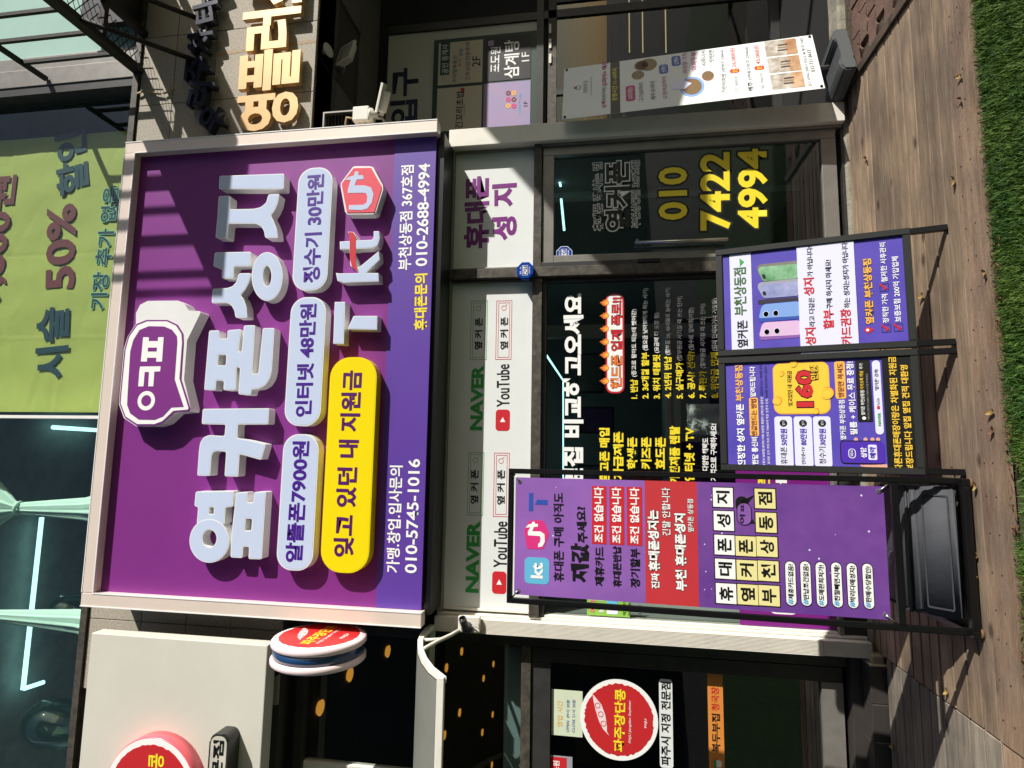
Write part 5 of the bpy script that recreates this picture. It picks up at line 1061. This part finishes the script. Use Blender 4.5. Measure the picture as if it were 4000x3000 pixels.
for k in range(26): a, b = random.uniform(ca0+.03, ca1-.03), random.choice((random.uniform(cb1-.25, cb1-.03), random.uniform(zb-.16, zb-.02), random.uniform(cb0+.05, zb-.5))); prism('sparkle', TC, circ(a, b, random.uniform(.002, .005), 8), 0, .0006, 'print_lav', tb)
for b_, Qx, bl, br, h, m_, o_ in (('휴대폰 구매 아직도', T1, (600, 1118), (597, 296), 97, 'print_black', .02), ('제값', T1, (832, 1128), (832, 768), 170, 'print_black', .045), ('주세요?', T1, (820, 755), (802, 420), 95, 'print_black', .03), ('제휴카드', T1, (972, 1160), (972, 797), 88, 'print_black', .03), ('휴대폰반납', T1, (1132, 1168), (1130, 790), 80, 'print_black', .03), ('장기할부', T1, (1305, 1175), (1303, 812), 92, 'print_black', .03)):
    tt(Qx, b_, bl, br, h, m_, o_)
for x0, x1, y0, y1 in ((858, 993, 234, 770), (1020, 1157, 238, 777), (1182, 1324, 242, 784)):
    tr_(T1, (x0, y1), (x1, y0), 'print_red'); tt(T1, '조건 없습니다', (x1-26, y1-14), (x1-28, y0+8), 88, 'print_white', .03, d=.0025)
OW = (.035, 'print_black')
tt(T1, '진짜', (1486, 1185), (1482, 1038), 78, 'print_white', .03, OW); tt(T1, '휴대폰성지는', (1490, 1020), (1474, 456), 106, 'print_white', .04, OW); tt(T1, '긴말 안합니다', (1587, 695), (1580, 250), 78, 'print_white', .015, OW)
tt(T2, '부천 휴대폰성지', (198, 1205), (182, 488), 104, 'print_white', .04, OW); tt(T2, '옆커폰 상동점', (260, 660), (254, 355), 54, 'print_white', .015, OW)
for ch, x, y, m_ in (('지', 530, 338, 'print_white'), ('성', 538, 555, 'print_white'), ('폰', 545, 778, 'print_white'), ('대', 552, 1000, 'print_white'), ('휴', 560, 1228, 'print_white'), ('폰', 742, 790, 'print_cream'), ('커', 752, 1012, 'print_cream'), ('옆', 760, 1238, 'print_cream'), ('점', 920, 350, 'print_cream'), ('동', 930, 572, 'print_cream'), ('상', 938, 795, 'print_cream'), ('천', 950, 1020, 'print_cream'), ('부', 958, 1248, 'print_cream')):
    a, b = TC.loc(T2(x, y)); s = .053; prism('letter_tile', TC, rect(a-s, a+s, b-s, b+s), 0, .001, 'print_black', tb); prism('letter_tile', TC, rect(a-s+.005, a+s-.005, b-s+.005, b+s-.005), .001, .0016, m_, tb)
    text(TC, ch, (a-s*.62, b-s*.62), (a+s*.62, b-s*.62), s*1.24, 'print_black', d=.0025, off=.028, parent=tb, px=False)
a0, a1, b0, b1 = pxrect(TC, T2(665, 590), T2(790, 395)); prism('bubble_mark', TC, rrect(a0+.06, a1+.035, b0+.01, b1+.008, .03), 0, .0008, 'print_black', tb); prism('bubble_mark', TC, [(a1-.01, b0+.02), (a1+.045, b0-.02), (a1+.01, b0+.05)], 0, .0008, 'print_black', tb); prism('bubble_mark', TC, rrect(a0-.004, a1+.004, b0-.004, b1+.004, .034), .0008, .0014, 'print_black', tb); prism('bubble_mark', TC, rrect(a0, a1, b0, b1, .03), .0014, .002, 'cloth_purple', tb)
prism('bubble_mark', TC, [(a0+.004, b0+.02), (a0+.008, b0-.018), (a0+.05, b0+.004)], .0008, .0014, 'print_black', tb); tt(T2, '여ㅍ', (735, 580), (735, 405), 52, 'print_black', .025, d=.003)
for i, (tx, x, y0, y1) in enumerate((('제휴카드없음!', 147, 315, 610), ('반납조건없음!', 245, 315, 612), ('도매판최저가!', 345, 320, 618), ('친절빼면시체!', 446, 322, 622), ('박리다매성지!', 547, 327, 628), ('판매수당할인!', 649, 330, 632))):
    tr_(T4, (x-37, y1), (x+37, y0), 'print_black', .03); tr_(T4, (x-32, y1-6), (x+32, y0+6), 'print_white', .03, .001, .0018); tt(T4, tx, (x+20, y1-45), (x+17, y0+24), 38, 'print_black', .02, d=.003); tt(T4, '#', (x+17, y1-13), (x+17, y1-45), 34, 'print_sky', .03, d=.003)
for a, b, fa_, fb_ in ((ca0+.022, cb1-.022, L_+.03, T0-.03), (ca1-.022, cb1-.022, R2-.03, T0-.03), (ca0+.022, cb0+.022, L_+.03, .33), (ca1-.022, cb0+.022, R2-.03, .33)):
    g = ring('grommet', TC, circ(a, b, .011, 18), circ(a, b, .006, 18), 0, .003, 'clip_steel', tb); tube('spring_clip', [TC.P(a, b, .003), TC.P((a*2+fa_)/3, (b*2+fb_)/3, .006), TC.P(fa_, fb_, -.002)], .0045, 'clip_steel', g, n=6)

# ================================================================== leaning white menu banner
BLp, BRp, TLp = at(3223, 344, -.25), at(3172, 136, -.06), at(2196, 451, -.14)
XS = Surf(BLp, BRp-BLp, TLp-BLp); wX = np.linalg.norm(BRp-BLp); hX = (TLp-BLp)@XS.ez
xb = thing('menu_banner_stand', 'white menu banner stand with food pictures leaning beside the entrance', 'banner stand', (float(BLp[0])+.2, -.1, .03))
prism('banner_sheet', XS, rect(0, wX, 0, hX), -.002, 0, 'paper_white', xb)
base = XS.P(wX*.5, 0, -.06); bx, by = base[0], base[1]
def xbase():
    bm = bmesh.new(); prof = [(-.20, .034), (-.21, .06), (-.205, .115), (-.16, .135), (-.10, .135), (-.085, .105), (.085, .105), (.10, .135), (.16, .135), (.205, .115), (.21, .06), (.20, .034), (.09, .034), (.085, .05), (-.085, .05), (-.09, .034)]
    ex = Vector(XS.ex); ex.z = 0; ex.normalize(); ey = Vector((-ex.y, ex.x, 0)); O = Vector((bx, by, 0))
    A = [bm.verts.new(O+ex*x+ey*-.14+Vector((0, 0, z))) for x, z in prof]; B_ = [bm.verts.new(O+ex*x+ey*.16+Vector((0, 0, z))) for x, z in prof]; n = len(prof)
    bm.faces.new(A); bm.faces.new(B_[::-1])
    for i in range(n): bm.faces.new((A[i], A[(i+1) % n], B_[(i+1) % n], B_[i]))
    bmesh.ops.bevel(bm, geom=bm.edges[:], offset=.01, segments=2, affect='EDGES'); bmo('water_base', bm, 'plastic_grey', xb)
xbase()
tube('pole', [XS.P(wX*.5, -.08, -.06), XS.P(wX*.5, hX*.75, -.05)], .014, 'alu_grey', xb); hub = XS.P(wX*.5, hX*.45, -.05)
for a, b in ((0.02, hX-.02), (wX-.02, hX-.02), (.02, .02), (wX-.02, .02)):
    e_ = XS.P(a, b, -.004); md_ = (hub+e_)/2-XS.n*.06; tube('spreader_arm', [hub, md_, e_], .006, 'steel_black', xb, n=6); lathe('corner_clip', XS.P(a, b, -.005), XS.n, [(0, .009), (.012, .009), (.015, .005)], 'steel_black', xb, 10)
XQ1, XQ2 = q(2150, 80, 600), q(2700, 80, 600)
def xt(Qx, body, bl, br, h, m, off=.0, d=.0015): return text(XS, body, Qx(*bl), Qx(*br), h*.3617, m, d=d, off=off, parent=xb, res=2)
def xp(Qx, pts, m, d0=0, d1=.001, name='printed_field'): return prism(name, XS, [XS.loc(Qx(*p)) for p in pts][::-1], d0, d1, m, xb)
def bl2(f0, f1, g0, g1): return [(f0*wX, g0*hX), (f1*wX, g0*hX), (f1*wX, g1*hX), (f0*wX, g1*hX)]
g1 = XS.loc(XQ1(648, 680))[1]; g0 = XS.loc(XQ1(750, 660))[1]; prism('black_band', XS, rect(0, wX, g0, g1), 0, .001, 'print_black', xb)
for b_, Qx, bl, br, h, m_, o_ in (('키라쿠슈', XQ1, (410, 780), (405, 645), 55, 'print_black', -.004), ('TONGINAMA SHUMAI STORE', XQ1, (452, 808), (450, 605), 20, 'print_grey', -.004), ('슈맥', XQ1, (608, 942), (605, 868), 55, 'print_magenta', .02), ('하러가자!', XQ1, (605, 862), (602, 722), 48, 'print_black', .005), ('슈마이+ 맥주', XQ1, (615, 710), (618, 440), 62, 'print_magenta', .03), ('운영시간 11-10까지', XQ1, (722, 865), (722, 515), 55, 'print_yellow', .005),
        ('고기슈마이', XQ1, (1012, 872), (1005, 672), 55, 'print_black', .005), ('새우슈마이', XQ1, (1140, 858), (1130, 655), 55, 'print_black', .005), ('오징어슈마이', XQ1, (1268, 845), (1255, 605), 55, 'print_magenta', .005), ('마라향 가득', XQ1, (1485, 565), (1475, 348), 58, 'print_magenta', .005), ('마파두부', XQ1, (1585, 535), (1575, 338), 62, 'print_magenta', .02),
        ('시루나시', XQ2, (165, 490), (155, 325), 55, 'print_black', .005), ('탄탄면', XQ2, (248, 442), (240, 318), 55, 'print_black', .005), ('기린이치방', XQ2, (385, 782), (378, 572), 55, 'print_black', .0), ('(병맥주 330ml)', XQ2, (375, 552), (352, 318), 42, 'print_black', -.003), ('27,400원', XQ2, (515, 768), (508, 595), 48, 'print_grey', -.002), ('26,000원', XQ2, (492, 505), (472, 298), 58, 'print_red', .005),
        ('백주', XQ2, (680, 758), (665, 662), 62, 'print_black', .01), ('(연태고량주 250ml)', XQ2, (660, 640), (618, 288), 45, 'print_black', -.003), ('46,900원', XQ2, (795, 742), (782, 562), 50, 'print_grey', -.002), ('45,000원', XQ2, (755, 470), (735, 268), 62, 'print_red', .005), ('경기 부천시 원미구 상동로 84 제1층 110호', XQ2, (1308, 712), (1205, 185), 40, 'print_black', -.002), ('032-721-8633', XQ2, (1338, 552), (1288, 318), 42, 'print_black', -.003)):
    xt(Qx, b_, bl, br, h, m_, o_)
def xpill(Qx, c_, w_, h_, m, tx):
    a, b = XS.loc(Qx(*c_)); prism('pill_label', XS, rrect(a-w_, a+w_, b-h_, b+h_, h_*.6), 0, .001, m, xb); text(XS, tx, (a-w_*.78, b-h_*.55), (a+w_*.78, b-h_*.55), h_*1.1, 'print_white' if m != 'print_red' else 'print_yellow', d=.002, off=.005, parent=xb, px=False)
xpill(XQ1, (865, 787), .083, .034, 'print_magenta', '슈마이메뉴'); xpill(XQ1, (1222, 525), .05, .032, 'print_blue', '신메뉴'); xpill(XQ1, (1357, 437), .055, .032, 'print_blue', '신메뉴'); xpill(XQ2, (470, 545), .023, .032, 'print_red', '할인'); xpill(XQ2, (735, 512), .023, .032, 'print_red', '할인')
mat('bamboo', '8d7a5c', .6, var=.2, scale=40); mat('food_dark', '3a1d16', .6, col2='6a3a22', scale=60); mat('food_green', '4a5a2a', .6, col2='8a4a22', scale=70)
def dish(Qx, c_, r, m1, m2, sq=.8):
    a, b = XS.loc(Qx(*c_)); prism('dish_picture', XS, circ(a, b, r, 26, r*sq), 0, .001, m1, xb); prism('dish_picture', XS, circ(a, b, r*.8, 26, r*sq*.78), .001, .0016, m2, xb)
dish(XQ1, (1055, 478), .068, 'bamboo', 'bamboo', .95); dish(XQ1, (990, 485), .055, 'bamboo', 'food_dark', 1.05); dish(XQ1, (945, 590), .048, 'bamboo', 'bamboo', .95); dish(XQ1, (1530, 715), .105, 'phone_blue', 'food_green', .8); dish(XQ2, (180, 600), .066, 'disc_pink', 'food_green', .8)
a, b = XS.loc(XQ1(1370, 700)); prism('dish_picture', XS, [(a-.04, b+.03), (a+.01, b+.05), (a+.05, b-.04), (a-.0, b-.1), (a-.05, b-.05)], .0016, .0024, 'print_lav', xb); a, b = XS.loc(XQ1(300, 725)); ring('bowl_mark', XS, circ(a, b, .022, 18), circ(a, b, .018, 18), 0, .001, 'print_black', xb); prism('bowl_mark', XS, circ(a, b+.02, .012, 12), .001, .0016, 'print_brownred', xb)
mat('photo_wood', '9a6a44', .5, col2='c9a884', scale=9); mat('photo_room', 'c9c4ba', .5, col2='8a7a66', scale=16)
for pts in (((850, 590), (1198, 548), (1232, 715), (878, 750)), ((815, 412), (1160, 372), (1195, 535), (842, 572)), ((787, 230), (1125, 193), (1155, 355), (812, 395))):
    xp(XQ2, pts, 'photo_room', 0, .001, 'photo_print'); c4 = [np.array(p, float) for p in pts]; xp(XQ2, [tuple(c4[0]*.35+c4[1]*.65), tuple(c4[1]), tuple(c4[2]), tuple(c4[3]*.35+c4[2]*.65)], 'photo_wood', .001, .0016, 'photo_print')
    m0 = (c4[0]+c4[1]+c4[2]+c4[3])/4
    for k in range(3): a, b = XS.loc(XQ2(m0[0]+20, m0[1]-30+k*28)); prism('photo_print', XS, rrect(a-.007, a+.007, b-.03, b+.035, .004), .0016, .0022, ('food_dark', 'bamboo', 'food_dark')[k], xb)

# ================================================================== fallen leaves
def leaf(px, py, m, lab, s=.02, z=.003):
    P_ = onz(px, py, z); g = random.random()*6.28; vs = []; n = 6
    for i in range(n+1):
        t = i/n; wd = s*.48*math.sin(math.pi*min(1, t*.92+.04))**.8; x = (t-.5)*s*2; lift = .010*(2*t-1)**2+random.uniform(0, .003)
        for sd in (-1, 0, 1):
            lx, ly = x, sd*wd; vs.append((P_[0]+lx*math.cos(g)-ly*math.sin(g), P_[1]+lx*math.sin(g)+ly*math.cos(g), z+lift+abs(sd)*.005))
    fs = []
    for i in range(n):
        for j in range(2): k = i*3+j; fs.append((k, k+1, k+4, k+3))
    o = mobj('fallen_leaf', vs, fs, m, None, smooth=True); tag(o, lab, 'leaf', 'fallen leaves on the deck')
Ql0, Ql1, Ql2 = q(3000, 0, 1000), q(3000, 1000, 1000), q(3000, 2000, 1000)
Y_, B_ = 'leaf_yellow', 'leaf_brown'
for Qx, p_, m_, lb in ((Ql0, (1212, 1172), Y_, 'curled yellow leaf on the ribbed deck edge right of the easels'), (Ql0, (1250, 492), Y_, 'yellow leaf at the grass edge near the timber edging'), (Ql0, (1255, 640), B_, 'brown star shaped leaf at the grass edge right of the door'), (Ql0, (596, 292), Y_, 'pale yellow leaf on the red pavers, farther from the deck'),
        (Ql0, (590, 430), Y_, 'pale yellow leaf on the red pavers next to the timber edging'), (Ql0, (640, 1025), B_, 'dark brown leaf flat on the deck in front of the door'), (Ql1, (1412, 108), Y_, 'yellow leaf at the grass edge in front of the phone poster easel'), (Ql1, (1003, 255), Y_, 'yellow leaf under the phone poster easel'), (Ql1, (1352, 1490), Y_, 'yellow leaf in front of the banner stand corner foot'),
        (Ql1, (1455, 1010), Y_, 'yellow leaf at the grass edge in front of the money card easel'), (Ql1, (1460, 1130), B_, 'dark red brown leaf at the grass edge before the money card easel'), (Ql1, (1210, 1385), Y_, 'yellow leaf lying by the left foot of the money card easel'), (Ql2, (1357, 285), Y_, 'yellow leaf in front of the middle of the black water tank'),
        (Ql2, (1358, 420), Y_, 'folded yellow leaf in front of the left half of the water tank'), (Ql2, (640, 872), Y_, 'green yellow leaf against the foot of the fluted white pillar'), (Ql2, (697, 968), Y_, 'yellow leaf at the broken corner of the threshold'), (Ql2, (700, 870), Y_, 'small yellow leaf on the threshold below the fluted pillar'),
        (Ql2, (755, 1012), Y_, 'olive yellow leaf on the deck joint near the threshold corner'), (Ql2, (812, 1520), Y_, 'torn yellow leaf on the shaded deck before the restaurant door'), (Ql2, (708, 1570), B_, 'red brown maple leaf on the step of the restaurant'), (Ql2, (1165, 1162), Y_, 'yellow leaf on the deck joint at the shadow edge')):
    leaf(*Qx(*p_), m_, lb, random.uniform(.017, .027))

# ================================================================== off to the side and across the street
Sd = np.array([1.72, -1.0, .95])
f1, f2 = at(2793, 1550, 0), at(1890, 500, -.05); f3 = f1+(f2-f1)*2.0
f4 = np.array([f3[0]+.2, 0, 1.0])
cs_ = [f1+Sd*2.3, f3+Sd*2.6, f4+Sd*2.2]
sa = thing('added_shade_blocker', 'triangular beige shade sail added out of view to cast the diagonal shade', 'shade sail', tuple(cs_[2]))  # unseen cloth and post, added only to throw the diagonal shade on the shopfront
vs = [tuple(c_) for c_ in cs_]+[tuple(np.array(c_)+np.array([.0, .004, .004])) for c_ in cs_]
mobj('cloth', vs, [(0, 1, 2), (5, 4, 3), (0, 3, 4, 1), (1, 4, 5, 2), (2, 5, 3, 0)], 'blocker', sa)
tube('post', [cs_[1]+np.array([.05, 0, .05]), (cs_[1][0]+.05, cs_[1][1], -.13)], .04, 'steel_black', sa)
ob = thing('facing_block', 'plain concrete block across the street', 'building', (-8, -22, 0))
box('wall', -40, 14, -34, -22, -.13, 21, 'facing_wall', ob)
for i in range(14):
    for j in range(6): box('window', -38+i*3.6, -35.8+i*3.6, -22.03, -21.98, 1.2+j*3.2, 2.9+j*3.2, 'lens_black', ob)
